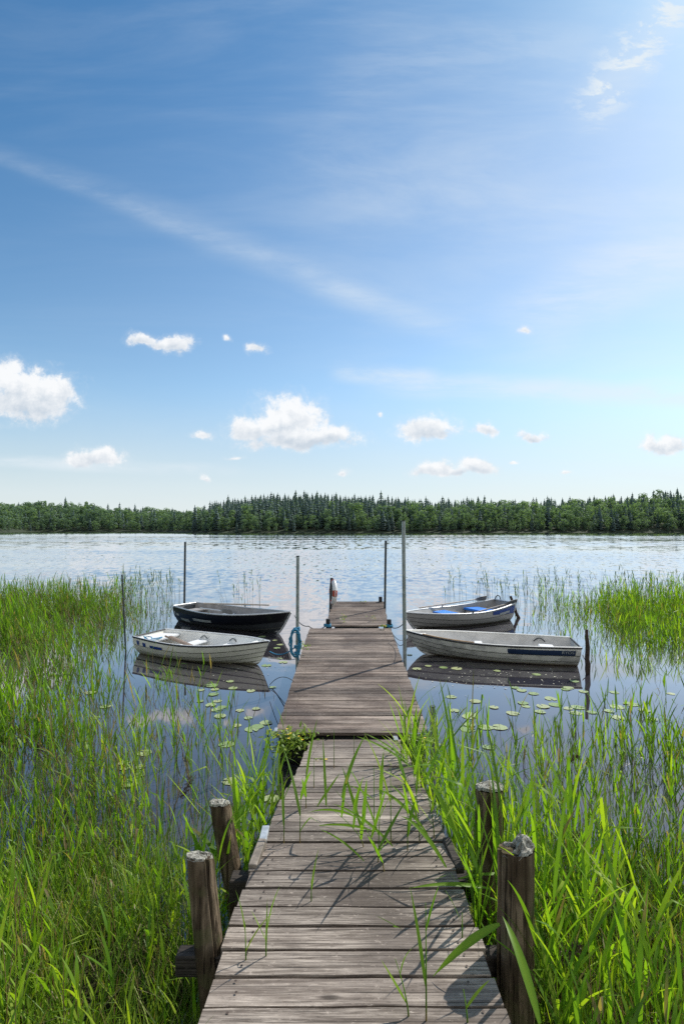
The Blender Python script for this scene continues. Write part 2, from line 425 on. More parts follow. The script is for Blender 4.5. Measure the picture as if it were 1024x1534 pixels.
# ------------------------------------------------------------------ water
def water_material():
    m, nt, out = material('lake_water')
    p = nt.pos()
    x = nt.node('ShaderNodeSeparateXYZ'); nt.put(x.inputs[0], p)
    X, Y = x.outputs[0], x.outputs[1]
    big = nt.noise(nt.mapping(p, scale=(.02, .045, 1)), 1.0, 3, .5)
    calm = nt.step(nt.add(Y, nt.mul(nt.sub(big, .5), 5.0)), 10.5, 22.0)
    streak_ = nt.step(nt.noise(nt.mapping(p, scale=(.006, .03, 1)), 1.0, 3, .55), .38, .6, .35, 1.0)
    calm_far = nt.step(Y, 150, 260, 1, .15)
    near_n = nt.noise(nt.mapping(p, scale=(1.1, 3.2, 1)), 1.0, 3, .55, .2)
    mid_n = nt.noise(nt.mapping(p, scale=(1.9, .95, 1)), 1.0, 4, .72, .2)
    far_n = nt.noise(nt.mapping(p, scale=(.85, .17, 1)), 1.0, 4, .74, .2)
    xn = nt.noise(nt.mapping(p, loc=(40, 7, 0), scale=(1.0, .6, 1)), 1.0, 3, .6)
    f_far = nt.step(Y, 35, 95)
    wv = nt.add(nt.mul(nt.sub(mid_n, .5), nt.sub(1.0, f_far)), nt.mul(nt.sub(far_n, .5), f_far))
    amp = nt.mul(nt.mul(calm, streak_), calm_far)
    ty = nt.add(nt.add(nt.mul(nt.add(nt.mul(wv, .54), -.060), amp), nt.step(Y, 150, 260, 0, -.040)), nt.mul(nt.sub(near_n, .5), nt.step(Y, 6.5, 12.5, .004, .05)))
    tx = nt.mul(nt.sub(xn, .5), nt.mul(amp, .10))
    cb = nt.node('ShaderNodeCombineXYZ'); nt.put(cb.inputs[0], tx); nt.put(cb.inputs[1], ty); cb.inputs[2].default_value = 1
    b = nt.node('ShaderNodeVectorMath', operation='NORMALIZE'); nt.l.new(cb.outputs[0], b.inputs[0])
    bed = nt.noise(p, 1.3, 4)
    c = nt.mix(bed, (.034, .032, .040), (.048, .043, .050))
    dif = nt.node('ShaderNodeBsdfDiffuse'); nt.put(dif.inputs[0], c)
    gl = nt.node('ShaderNodeBsdfGlossy'); nt.put(gl.inputs['Roughness'], .015); nt.put(gl.inputs['Normal'], b.outputs[0]); gl.inputs[0].default_value = (1,.96,.96,1)
    fr = nt.node('ShaderNodeFresnel'); fr.inputs[0].default_value = 1.333; nt.put(fr.inputs['Normal'], b.outputs[0])
    mx = nt.node('ShaderNodeMixShader'); nt.put(mx.inputs[0], nt.math('MINIMUM', nt.add(nt.sub(1.0, nt.math('POWER', nt.sub(1.0, fr.outputs[0]), 2.5)), .03), 1.0))
    nt.l.new(dif.outputs[0], mx.inputs[1]); nt.l.new(gl.outputs[0], mx.inputs[2]); nt.l.new(mx.outputs[0], out.inputs[0])
    return m
def sheet(name, x0, x1, y0, y1, z, mat):
    me = bpy.data.meshes.new(name)
    me.from_pydata([(x0, y0, z), (x1, y0, z), (x1, y1, z), (x0, y1, z)], [], [(0, 1, 2, 3)])
    o = link(name, me, mat); o['kind'] = 'structure'
    return o
sheet('lake_water', -3000, 3000, -1, 2500, 0.0, water_material())

# ------------------------------------------------------------------ ground (bank + lake bed in one sheet)
def fbm(x, y, s, o=3):
    return mnoise.fractal(Vector((x * s, y * s, 3.1)), .6, 2.1, o)
def shore(x):
    return 3.55 + .25 * math.sin(x * 1.1 + .6) + .2 * math.sin(x * 2.7) - (.5 if -1.1 < x < 1.3 else 0)
def gz(x, y):
    s = shore(x)
    z = (s - y) * .16
    z = min(z, .38) if z > 0 else max(z * 1.6, -.9)
    if y < 8: z += .05 * fbm(x, y, 1.7) + .02 * fbm(x, y, 6)
    if abs(x) < .62 and y < 4: z -= .12
    return z
def build_ground():
    xs = sorted(set([-3000, -800, -200, -60, -25] + [round(-12 + .3 * i, 3) for i in range(81)] + [25, 60, 200, 800, 3000]))
    ys = sorted(set([-600, -100, -20] + [round(-4 + .2 * i, 3) for i in range(66)] + [12, 20, 60, 200, 600, 1500, 3000]))
    vs = [(x, y, gz(x, y)) for y in ys for x in xs]
    nx = len(xs)
    fs = [(j * nx + i, j * nx + i + 1, (j + 1) * nx + i + 1, (j + 1) * nx + i) for j in range(len(ys) - 1) for i in range(nx - 1)]
    me = bpy.data.meshes.new('ground'); me.from_pydata(vs, [], fs); me.polygons.foreach_set('use_smooth', np.ones(len(fs), dtype=bool))
    m, nt, out = material('bank_soil')
    n = nt.noise(nt.pos(), 9, 6, .65)
    c = nt.ramp(n, [(.3, (.018, .014, .009)), (.5, (.035, .032, .014)), (.68, (.06, .055, .025))])
    principled(nt, out, c, .95, nt.bump(n, .8, .05), spec=.1)
    o = link('ground', me, m); o['kind'] = 'structure'
build_ground()

# ------------------------------------------------------------------ far shore: hills and wood
SKYL = [(-300, 750), (0, 752), (100, 752), (200, 760), (285, 768), (303, 762), (340, 750), (400, 743), (470, 741), (560, 746), (640, 753), (700, 748), (760, 750), (850, 749), (930, 743), (1000, 735), (1030, 735), (1400, 731)]
def skyline(px):
    for (a, b), (c_, d_) in zip(SKYL, SKYL[1:]):
        if a <= px <= c_: return b + (d_ - b) * (px - a) / (c_ - a)
    return 752
def shore_far(px):      # distance of the far waterline
    bay = 1 / (1 + math.exp((px - 268) / 14))
    right = 1 / (1 + math.exp(-(px - 860) / 90))
    return 435 + 150 * bay + 70 * right - 35 / (1 + math.exp((px - 20) / 9)) * 3.0
TREE_H = 19.0
def hill(px, Y):
    s = shore_far(px); dY = Y - s
    ridge = 110.0
    top = HC + (HY - skyline(px)) / F * (s + ridge) - TREE_H
    t = max(0.0, min(1.2, dY / ridge))
    return -1.5 + (2.2 if dY > 0 else 2.2 * max(0, 1 + dY / 8)) + (top - .7) * (t if t < 1 else 1 - (t - 1) * .3) ** .85
def build_hills():
    vs = []; fs = []; pxs = list(range(-300, 1341, 20)); ds = [-9, 0, 8, 30, 60, 110, 150]
    for px in pxs:
        s = shore_far(px)
        for dd in ds:
            Y = s + dd
            vs.append(((px - CX) / F * Y, Y, hill(px, Y)))
    n = len(ds)
    for i in range(len(pxs) - 1):
        for j in range(n - 1):
            fs.append((i * n + j, (i + 1) * n + j, (i + 1) * n + j + 1, i * n + j + 1))
    me = bpy.data.meshes.new('hills'); me.from_pydata(vs, [], fs)
    o = link('hills', me, simple('forest_floor', (.03, .045, .02), .95, .2, .2)); o['kind'] = 'structure'
build_hills()
HAZE = (.26, .37, .43)  # aerial haze, painted into the far foliage colours
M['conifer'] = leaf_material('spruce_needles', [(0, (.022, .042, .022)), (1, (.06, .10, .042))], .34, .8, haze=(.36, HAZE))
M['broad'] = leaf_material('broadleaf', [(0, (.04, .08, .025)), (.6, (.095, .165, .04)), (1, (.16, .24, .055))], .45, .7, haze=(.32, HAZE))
M['trunk_far'] = simple('trunk_far', (.16, .14, .12), .9, .2, 1)

def spruce_arrays(h, seed):
    r = np.random.default_rng(seed)
    V = []; Q = []; T = []
    W = h * r.uniform(.15, .20)
    tiers = 11
    for i in range(tiers):
        f = i / (tiers - 1)
        z0 = h * (.10 + .86 * f); rad = W * (1 - f) ** .55 + .32
        nb = 9 if f < .6 else 6
        for k in range(nb):
            a = 2 * math.pi * (k + r.uniform(-.4, .4)) / nb; L = rad * r.uniform(.65, 1.2)
            dz = -h * .05 * r.uniform(.6, 1.7)
            ca, sa = math.cos(a), math.sin(a); wd = L * .42 + .12
            V += [(0, 0, z0 + h * .055), (ca * L * .55 - sa * wd, sa * L * .55 + ca * wd, z0 + dz * .3), (ca * L, sa * L, z0 + dz), (ca * L * .55 + sa * wd, sa * L * .55 - ca * wd, z0 + dz * .3)]
            b = len(V) - 4; Q.append((b, b + 1, b + 2, b + 3)); t = r.uniform(0, .7) + .3 * f
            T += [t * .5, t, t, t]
    b = len(V); V += [(-.14, 0, h * .9), (.14, 0, h * .9), (.03, 0, h * 1.0), (-.03, 0, h * 1.0)]; Q.append((b, b + 1, b + 2, b + 3)); T += [.3] * 4
    b = len(V); V += [(-.22, 0, -1), (.22, 0, -1), (.12, 0, h * .3), (-.12, 0, h * .3)]; Q.append((b, b + 1, b + 2, b + 3)); T += [0] * 4
    return np.array(V), np.array(Q), np.array(T)
def broad_arrays(h, seed, n=430):
    r = np.random.default_rng(seed)
    V = []; Q = []; T = []
    W = h * r.uniform(.19, .29)
    cl = []
    for _ in range(9):
        a = r.uniform(0, 6.28); rr = W * r.uniform(.15, .75); zz = h * r.uniform(.16, .86)
        k = 1 - abs(zz / h - .55) * 1.1
        cl.append((math.cos(a) * rr * k, math.sin(a) * rr * k, zz, W * r.uniform(.32, .58)))
    cl += [(0, 0, h * .84, W * .45), (0, 0, h * .5, W * .6), (0, 0, h * .22, W * .5)]
    shift = r.uniform(-.3, .3)
    for i in range(n):
        c = cl[r.integers(len(cl))]
        d_ = r.normal(size=3); d_ /= np.linalg.norm(d_)
        p = np.array(c[:3]) + d_ * c[3] * r.uniform(.75, 1.1)
        s = r.uniform(.30, .68) * h / 15
        t1 = np.cross(d_ + r.normal(size=3) * .5, [0.3, .2, 1]); t1 /= np.linalg.norm(t1) + 1e-6
        t2 = np.cross(d_, t1)
        b = len(V)
        V += [p - t1 * s, p - t2 * s * .8, p + t1 * s, p + t2 * s * .8]; Q.append((b, b + 1, b + 2, b + 3))
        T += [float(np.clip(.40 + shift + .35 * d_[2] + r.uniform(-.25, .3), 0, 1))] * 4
    return np.array(V), np.array(Q), np.array(T)
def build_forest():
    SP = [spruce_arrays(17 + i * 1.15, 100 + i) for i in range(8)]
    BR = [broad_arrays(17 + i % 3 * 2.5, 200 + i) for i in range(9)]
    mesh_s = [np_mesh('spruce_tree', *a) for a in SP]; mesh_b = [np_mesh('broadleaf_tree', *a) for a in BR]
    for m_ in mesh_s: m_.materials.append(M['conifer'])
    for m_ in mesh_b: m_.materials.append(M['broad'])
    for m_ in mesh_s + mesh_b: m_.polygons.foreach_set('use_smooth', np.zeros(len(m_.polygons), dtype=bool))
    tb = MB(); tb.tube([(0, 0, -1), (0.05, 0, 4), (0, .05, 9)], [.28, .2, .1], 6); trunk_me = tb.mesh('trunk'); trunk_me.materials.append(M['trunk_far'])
    acc = {'conifer': ([], [], []), 'broad': ([], [], [])}; nacc = {'conifer': 0, 'broad': 0}
    r = random.Random(5)
    count = 0
    rows = [3, 10, 19, 29, 40, 51, 62, 73, 84, 95, 106, 116]
    for ri, dd in enumerate(rows):
        x = -640.0
        while x < 660:
            px0 = CX + x / 520 * F
            cen = 1 / (1 + math.exp(-(px0 - 305) / 12)) * (1 / (1 + math.exp((px0 - 640) / 60)))
            stepx = 5.2 if ri < 2 else (6.2 - 2.9 * cen * (ri > 3))
            x += stepx * r.uniform(.6, 1.4)
            Yg = 520; px = CX + x / Yg * F
            if px < -180 or px > 1200: continue
            Y = shore_far(px) + dd + r.uniform(-4, 4)
            X = (px - CX) / F * Y
            if ri == 0 and r.random() < .25: continue
            back = dd / 110
            center = 1 / (1 + math.exp(-(px - 300) / 12)) * (1 / (1 + math.exp((px - 640) / 60)))
            rightt = 1 / (1 + math.exp(-(px - 700) / 80))
            pc = .10 + .95 * center * min(1, .10 + back * 1.8) + (.06 + .36 * back) * rightt * min(1, back * 3) + .22 * back * back * (1 - center) * (1 - rightt) * (1 if px > 130 else .3)
            pc += .30 * (fbm(X, Y, .012) > .08) * (.2 + back) * (.4 if px < 280 else 1)
            if ri == 0: pc *= .25
            if ri >= 2: pc = max(pc, .80 * center)
            con = r.random() < pc
            sc = r.uniform(.76, 1.06) * (1.0 if con else 1.06)
            if ri == 0: sc *= .62
            if ri == 1: sc *= .8
            if con and r.random() < .10: sc *= 1.10
            z = hill(px, Y) - .3
            rz = r.uniform(0, 6.28)
            k = r.randrange(8 if con else 9)
            indiv = ri < 2 and 0 <= px <= 1024 and count < 290
            if indiv:
                o = empty('spruce_tree' if con else 'broadleaf_tree', (X, Y, z), rz)
                o.scale = (sc * r.uniform(.9, 1.15),) * 2 + (sc,)
                cr = bpy.data.objects.new('crown', (mesh_s if con else mesh_b)[k]); C.objects.link(cr); cr.parent = o
                tr_ = bpy.data.objects.new('trunk', trunk_me); C.objects.link(tr_); tr_.parent = o
                if con: tag(o, 'narrow dark spruce at the front of the wood on the far shore', 'tree', 'spruces along the far waterline')
                else: tag(o, 'rounded green broadleaf tree at the front of the wood on the far shore', 'tree', 'broadleaf trees along the far waterline')
                count += 1
            else:
                A = (SP if con else BR)[k]; key = 'conifer' if con else 'broad'
                ca, sa = math.cos(rz), math.sin(rz)
                vv = A[0] * sc
                wv = np.stack([vv[:, 0] * ca - vv[:, 1] * sa + X, vv[:, 0] * sa + vv[:, 1] * ca + Y, vv[:, 2] + z], 1)
                acc[key][0].append(wv); acc[key][1].append(A[1] + nacc[key]); acc[key][2].append(np.clip(A[2] + r.uniform(-.34, .34), 0, 1)); nacc[key] += len(wv)
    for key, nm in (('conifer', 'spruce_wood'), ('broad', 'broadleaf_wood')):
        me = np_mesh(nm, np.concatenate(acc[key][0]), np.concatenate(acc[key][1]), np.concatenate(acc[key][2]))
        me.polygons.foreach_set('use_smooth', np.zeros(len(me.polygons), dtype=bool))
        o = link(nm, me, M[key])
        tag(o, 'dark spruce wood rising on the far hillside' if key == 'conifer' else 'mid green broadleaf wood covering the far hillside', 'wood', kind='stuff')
build_forest()

# ------------------------------------------------------------------ reeds & grass
def leaf_geo(base, az, elev, droop, length, width, tint, K=4):
    """ribbon leaves; base (N,3); returns verts, quads, tint"""
    N = len(base)
    s = np.linspace(0, 1, K + 1)
    ds = length[:, None] / K
    kink = (rng.random(N) < .13)[:, None] * (s[None, :] > rng.uniform(.3, .75, N)[:, None]) * rng.uniform(.7, 2.0, N)[:, None]
    ang = elev[:, None] - droop[:, None] * (s[None, :] ** 1.3) - kink
    ch = np.cos(ang); sh = np.sin(ang)
    hx = np.concatenate([np.zeros((N, 1)), np.cumsum(ch[:, :-1] * ds, 1)], 1)
    hz = np.concatenate([np.zeros((N, 1)), np.cumsum(sh[:, :-1] * ds, 1)], 1)
    dirx, diry = np.cos(az)[:, None], np.sin(az)[:, None]
    c = np.stack([base[:, 0:1] + dirx * hx, base[:, 1:2] + diry * hx, base[:, 2:3] + hz], 2)
    prof = np.interp(s, [0, .12, .35, .65, .88, 1], [.45, .85, 1, .75, .33, .03])
    tw = rng.uniform(-.9, .9, N)[:, None] * s[None, :]
    wx = -diry * np.cos(tw) ; wy = dirx * np.cos(tw); wz = np.sin(tw)
    side = np.stack([wx + 0 * s, wy + 0 * s, wz + 0 * s], 2) * (width[:, None] / 2 * prof[None, :])[:, :, None]
    V = np.stack([c - side, c + side], 2)            # N,K+1,2,3
    idx = np.arange(N * (K + 1) * 2).reshape(N, K + 1, 2)
    Q = np.stack([idx[:, :-1, 0], idx[:, :-1, 1], idx[:, 1:, 1], idx[:, 1:, 0]], -1).reshape(-1, 4)
    brown = (rng.random(N) < .14)[:, None] * s[None, :] ** 2 * .9
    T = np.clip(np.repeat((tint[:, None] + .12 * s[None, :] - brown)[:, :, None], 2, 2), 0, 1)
    return V.reshape(-1, 3), Q, T.reshape(-1)
def stem_pt(base, h, laz, lean, s):
    off = lean * h * s ** 1.8
    return np.stack([base[:, 0] + np.cos(laz) * off, base[:, 1] + np.sin(laz) * off, base[:, 2] + h * s * (1 - .12 * lean)], 1)
def stem_geo(base, h, laz, lean, r0, tint, K=4):
    N = len(base); vs = []; ts = []
    for k in range(K + 1):
        s = k / K
        c = stem_pt(base, h, laz, lean, np.full(N, s))
        rr = r0 * (1 - .65 * s)
        ring = np.stack([c + np.stack([np.cos(a) * rr, np.sin(a) * rr, 0 * rr], 1) for a in (0.3, 2.4, 4.5)], 1)
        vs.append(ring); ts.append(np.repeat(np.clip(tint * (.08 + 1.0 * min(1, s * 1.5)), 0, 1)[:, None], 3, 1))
    V = np.stack(vs, 1); T = np.stack(ts, 1)
    idx = np.arange(N * (K + 1) * 3).reshape(N, K + 1, 3)
    Q = [np.stack([idx[:, :-1, a], idx[:, :-1, b], idx[:, 1:, b], idx[:, 1:, a]], -1).reshape(-1, 4) for a, b in ((0, 1), (1, 2), (2, 0))]
    return V.reshape(-1, 3), np.concatenate(Q), T.reshape(-1)
class Acc:
    def __init__(s): s.V = []; s.Q = []; s.T = []; s.n = 0
    def add(s, V, Q, T): s.V.append(V); s.Q.append(Q + s.n); s.T.append(T); s.n += len(V)
    def build(s, name, mat):
        me = np_mesh(name, np.concatenate(s.V), np.concatenate(s.Q), np.concatenate(s.T))
        return link(name, me, mat)
def reeds(acc, base, h, nleaf=(5, 8), lw=.018, ll=.34, stem_r=.0045, dead=.16, wind=(math.pi * .9, .10), s0=.38, K=4, tr=(.3, .95)):
    N = len(base)
    laz = rng.normal(wind[0], 1.3, N); lean = np.abs(rng.normal(wind[1], .07, N))
    isdead = rng.random(N) < dead
    lean = np.where(isdead & (rng.random(N) < .3), rng.uniform(.2, .8, N), lean)
    tint = np.where(isdead, rng.uniform(0, .12, N), rng.uniform(*tr, N))
    acc.add(*stem_geo(base, h, laz, lean, np.full(N, stem_r) * rng.uniform(.7, 1.2, N), tint))
    nl = np.where(isdead, rng.integers(0, 2, N), rng.integers(nleaf[0], nleaf[1] + 1, N))
    rid = np.repeat(np.arange(N), nl)
    k = np.concatenate([np.arange(n) for n in nl]) if len(rid) else np.array([])
    if not len(rid): return
    f = (k + rng.uniform(.1, .9, len(rid))) / np.maximum(nl[rid], 1)
    s = np.clip(s0 + (1 - s0) * f, 0, 1)
    b = stem_pt(base[rid], h[rid], laz[rid], lean[rid], s)
    plane = rng.uniform(0, 6.28, N)
    az = plane[rid] + np.where(k % 2 == 0, 0, math.pi) + rng.normal(0, .45, len(rid))
    elev = rng.uniform(.92, 1.36, len(rid)) + .12 * f
    droop = np.abs(rng.normal(.25, .38, len(rid)))
    L = ll * rng.uniform(.6, 1.25, len(rid)) * (1 - .35 * np.abs(f - .45)) * np.clip(h[rid] / 1.2, .6, 1.15)
    W = lw * rng.uniform(.6, 1.25, len(rid))
    acc.add(*leaf_geo(b, az, elev, droop, L, W, np.clip(tint[rid] + rng.uniform(-.12, .12, len(rid)), 0, 1), K))
def scatter(n, x0, x1, y0, y1, dens):
    x = rng.uniform(x0, x1, n); y = rng.uniform(y0, y1, n)
    keep = np.array([rng.random() < dens(a, b) for a, b in zip(x, y)])
    return x[keep], y[keep]
def pxof(x, y): return CX + x / y * F
def smooth(a, b, t):
    t = max(0, min(1, (t - a) / (b - a))); return t * t * (3 - 2 * t)
def clump(x, y, s=1.1): return smooth(-.35, .35, fbm(x + 7, y - 3, s, 3))

def in_dock(x, y):
    hw = .60 if y < 3.2 else (.56 if y < 5.7 else .92)
    return abs(x - .10) < hw
def base_z(x, y): return np.array([min(gz(a, b), 0.0) - .02 if b > 3 else gz(a, b) - .02 for a, b in zip(x, y)])

# left bed
L_EDGE = [(2.2, -.62), (3.2, -.78), (4.2, -1.0), (5.0, -1.5), (6.0, -2.2), (8.0, -3.1), (9.2, -3.75), (10.5, -4.55), (12.0, -4.55), (14.0, -5.2), (17.0, -6.0), (20, -8.5)]
def edge(tab, y):
    for (a, b), (c_, d_) in zip(tab, tab[1:]):
        if a <= y <= c_: return b + (d_ - b) * (y - a) / (c_ - a)
    return tab[0][1] if y < tab[0][0] else tab[-1][1]
def dens_left(x, y):
    if in_dock(x, y): return 0
    e = edge(L_EDGE, y)
    dd = e - x                                   # >0 inside the bed
    c_ = clump(x, y)
    core = smooth(-.1, (.9 + y * .04) if y < 9 else 1.3 + y * .10, dd) * ((.30 + .60 * c_) if y < 9 else (.22 + .78 * clump(x, y, .55)))
    fringe = smooth(-2.2, .2, dd) * (.10 + .15 * c_) if y < 9.2 else smooth(-.5, .2, dd) * .05
    return max(core, fringe)
accL = Acc()
x, y = scatter(66000, -15, .0, 1.6, 18.5, dens_left)
hh = np.array([(1.18 + .35 * smooth(9, 14, b)) if b > 5 else .70 + .48 * smooth(3, 5, b) for b in y]) * rng.uniform(.50, 1.16, len(x)) * np.array([.72 + .42 * clump(a + 40, b, .8) for a, b in zip(x, y)])
near = y < 5.5
B = np.stack([x, y, base_z(x, y)], 1)
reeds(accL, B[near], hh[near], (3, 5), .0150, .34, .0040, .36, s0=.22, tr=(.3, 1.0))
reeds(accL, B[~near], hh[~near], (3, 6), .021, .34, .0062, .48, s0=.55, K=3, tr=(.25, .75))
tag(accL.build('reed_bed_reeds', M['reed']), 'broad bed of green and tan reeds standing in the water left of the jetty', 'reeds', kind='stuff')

# right bed
def dens_right(x, y):
    if in_dock(x, y) or x < .72: return 0
    if y < 5.2:
        e = .70
        k = smooth(-.05, .25, x - e) * (.45 + .55 * clump(x, y, 1.3))
        return k * (1 - .86 * smooth(3.7, 4.7, y) * (1 if x < 3 else .6))
    px = pxof(x, y); c_ = clump(x, y, .9)
    if y < 10:
        lim = 4.35 if y > 8.0 else 1.2 + (y - 5.2) * 1.05
        return max(smooth(-.2, 1.4, x - lim) * (.34 + .50 * c_), .19 * (x > 1.0) * (y < 6.4), .08 * (x > 1.4) * (y < 7.4))
    e = 5.6 + (y - 10) * .22
    return smooth(-.4, 2.0, x - e) * (.25 + .75 * c_) * smooth(10, 11.5, y) + .06 * smooth(-1.4, 0, x - e)
accR = Acc()
x, y = scatter(34000, .6, 15.5, 1.7, 18.5, dens_right)
hh = np.array([(1.0 + .55 * smooth(10, 13, b)) if b > 5 else .80 + .32 * smooth(3.2, 5, b) for b in y]) * rng.uniform(.6, 1.12, len(x)) * np.array([.78 + .34 * clump(a + 40, b, .8) for a, b in zip(x, y)])
near = y < 5.5
B = np.stack([x, y, base_z(x, y)], 1)
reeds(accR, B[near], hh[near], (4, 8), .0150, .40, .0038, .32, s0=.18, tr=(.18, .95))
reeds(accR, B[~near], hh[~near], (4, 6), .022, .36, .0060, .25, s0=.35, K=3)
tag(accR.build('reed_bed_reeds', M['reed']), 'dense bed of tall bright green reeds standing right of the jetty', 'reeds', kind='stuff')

# sparse reeds standing out in the open water
accF = Acc()
def dens_far(x, y):
    px = pxof(x, y)
    a = smooth(640, 700, px) * .20 * clump(x, y, .5)
    b = smooth(170, 200, px) * (1 - smooth(260, 275, px)) * .35 * clump(x, y, .6)
    c_ = smooth(325, 340, px) * (1 - smooth(395, 405, px)) * .09
    return max(a * (px > 640), b, c_)
x, y = scatter(5200, -9, 16, 15.5, 20.5, dens_far)
hh = rng.uniform(.55, 1.25, len(x))
reeds(accF, np.stack([x, y, np.full(len(x), -.05)], 1), hh, (3, 5), .022, .28, .005, .2, s0=.5, K=3)
tag(accF.build('open_water_reeds', M['reed_far']), 'thin scattered reeds standing out in the open water beyond the boats', 'reeds', kind='stuff')

# bank grass
accG = Acc()
def grass(acc, x, y, lmin, lmax, wmin, wmax, dead=.12, K=3):
    N = len(x)
    z = np.array([gz(a, b) for a, b in zip(x, y)])
    base = np.stack([x, y, np.maximum(z, -.05) - .02], 1)
    tint = np.where(rng.random(N) < dead, rng.uniform(0, .12, N), rng.uniform(.2, 1.0, N))
    acc.add(*leaf_geo(base, rng.uniform(0, 6.28, N), rng.uniform(1.0, 1.5, N), np.abs(rng.normal(.8, .5, N)), rng.uniform(lmin, lmax, N), rng.uniform(wmin, wmax, N), tint, K))
def dens_grass(x, y):
    if in_dock(x, y): return .02 if y > 1.2 else 0
    return (.35 + .65 * clump(x, y, 2.3)) * (1 - smooth(shore(x) + .15, shore(x) + .8, y))
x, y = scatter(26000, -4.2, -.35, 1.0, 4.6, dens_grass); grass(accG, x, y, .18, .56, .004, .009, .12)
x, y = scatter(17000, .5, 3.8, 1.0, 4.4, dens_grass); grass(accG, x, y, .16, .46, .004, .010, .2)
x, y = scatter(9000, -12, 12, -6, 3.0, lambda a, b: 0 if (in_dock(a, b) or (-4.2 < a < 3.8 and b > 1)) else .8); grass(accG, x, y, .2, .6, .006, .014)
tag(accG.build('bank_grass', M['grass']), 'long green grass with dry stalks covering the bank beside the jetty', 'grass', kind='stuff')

print('REEDS', len(accL.V), accL.n, accR.n, accG.n)
# ------------------------------------------------------------------ jetty
def planks(mb, p0, p1, q0, q1, n, thick, gap, seed, bev=.004, jit=.012):
    """planks spanning from left edge p0->p1 to right edge q0->q1 (near -> far)"""
    r = random.Random(seed)
    p0, p1, q0, q1 = map(Vector, (p0, p1, q0, q1))
    cuts = [0.0]
    for i in range(n): cuts.append(cuts[-1] + r.uniform(.94, 1.06))
    cuts = [c / cuts[-1] for c in cuts]
    for i in range(n):
        a = cuts[i]; b = cuts[i + 1]
        Lx = (p1 - p0).length; ga = gap * r.uniform(.6, 1.3) / Lx
        a2, b2 = a + ga / 2, b - ga / 2
        el = r.uniform(-jit, jit); er = r.uniform(-jit, jit)
        sk = r.uniform(-.0015, .0015) / Lx * 2
        xl = (q0 - p0).normalized()
        la, lb = p0.lerp(p1, a2) + xl * el, p0.lerp(p1, b2) + xl * el
        ra, rb = q0.lerp(q1, a2 + sk) + xl * er, q0.lerp(q1, b2 + sk) + xl * er
        dz = r.uniform(-.003, .003); tl = r.uniform(-.002, .002)
        bm = bmesh.new()
        nx = 7
        top = []; bot = []
        for k in range(nx + 1):
            f = k / nx
            wob = .0025 * mnoise.noise(Vector((f * 4 + seed, i * 3.3, 0)))
            A = la.lerp(ra, f); Bq = lb.lerp(rb, f)
            A = A + Vector((0, wob * 2, dz + wob)); Bq = Bq + Vector((0, wob * 2, dz + tl + wob))
            top.append((bm.verts.new(A), bm.verts.new(Bq)))
            bot.append((bm.verts.new(A - Vector((0, 0, thick))), bm.verts.new(Bq - Vector((0, 0, thick)))))
        for k in range(nx):
            bm.faces.new((top[k][0], top[k + 1][0], top[k + 1][1], top[k][1]))
            bm.faces.new((bot[k][0], bot[k][1], bot[k + 1][1], bot[k + 1][0]))
            bm.faces.new((top[k][0], bot[k][0], bot[k + 1][0], top[k + 1][0]))
            bm.faces.new((top[k][1], top[k + 1][1], bot[k + 1][1], bot[k][1]))
        bm.faces.new((top[0][0], top[0][1], bot[0][1], bot[0][0]))
        bm.faces.new((top[-1][0], bot[-1][0], bot[-1][1], top[-1][1]))
        es = [e for e in bm.edges if abs(e.calc_face_angle(0)) > 1.0]
        bmesh.ops.bevel(bm, geom=es, offset=bev, segments=2, affect='EDGES', profile=.6)
        bm.verts.index_update()
        mb.add([v_.co.copy() for v_ in bm.verts], [[v_.index for v_ in f.verts] for f in bm.faces], max(.001, r.random()))
        bm.free()
def section(name, label, P, n, thick, gap, seed, mat, beam_h=.14, inset=.10, jit=.012, cat='jetty'):
    p0, p1, q0, q1 = [Vector(p) for p in P]
    o_ = (p0 + q0) / 2
    root = empty(name, o_); tag(root, label, cat)
    mb = MB(); planks(mb, p0 - o_, p1 - o_, q0 - o_, q1 - o_, n, thick, gap, seed, jit=jit)
    mb.build('deck', mat, root)
    nb = MB(); rn = random.Random(seed + 50)
    for i in range(n):
        for fx in (.09, .91):
            for fy in (.28, .72):
                f_ = (i + fy + rn.uniform(-.08, .08)) / n
                c = p0.lerp(p1, f_).lerp(q0.lerp(q1, f_), fx + rn.uniform(-.012, .012)) - o_ + Vector((0, 0, .0045))
                nb.add([c + Vector((.0055 * math.cos(a), .0055 * math.sin(a), 0)) for a in np.linspace(0, 5.5, 8)], [tuple(range(8))])
    nh = nb.build('nail_heads', M['nail'], root); nh['kind'] = 'stuff'
    for a, b, sgn in ((p0, p1, 1), (q0, q1, -1)):
        b_ = MB(); dd = Vector((inset * sgn, 0, -thick - beam_h / 2 - .002))
        A, Bq = a - o_ + dd, b - o_ + dd
        dirv = (Bq - A).normalized(); rot = Vector((0, 1, 0)).rotation_difference(dirv).to_matrix()
        b_.box((A + Bq) / 2, (.055, (Bq - A).length, beam_h), rot, .3, .004)
        b_.build('side_beam', M['beam'], root)
    return root, o_
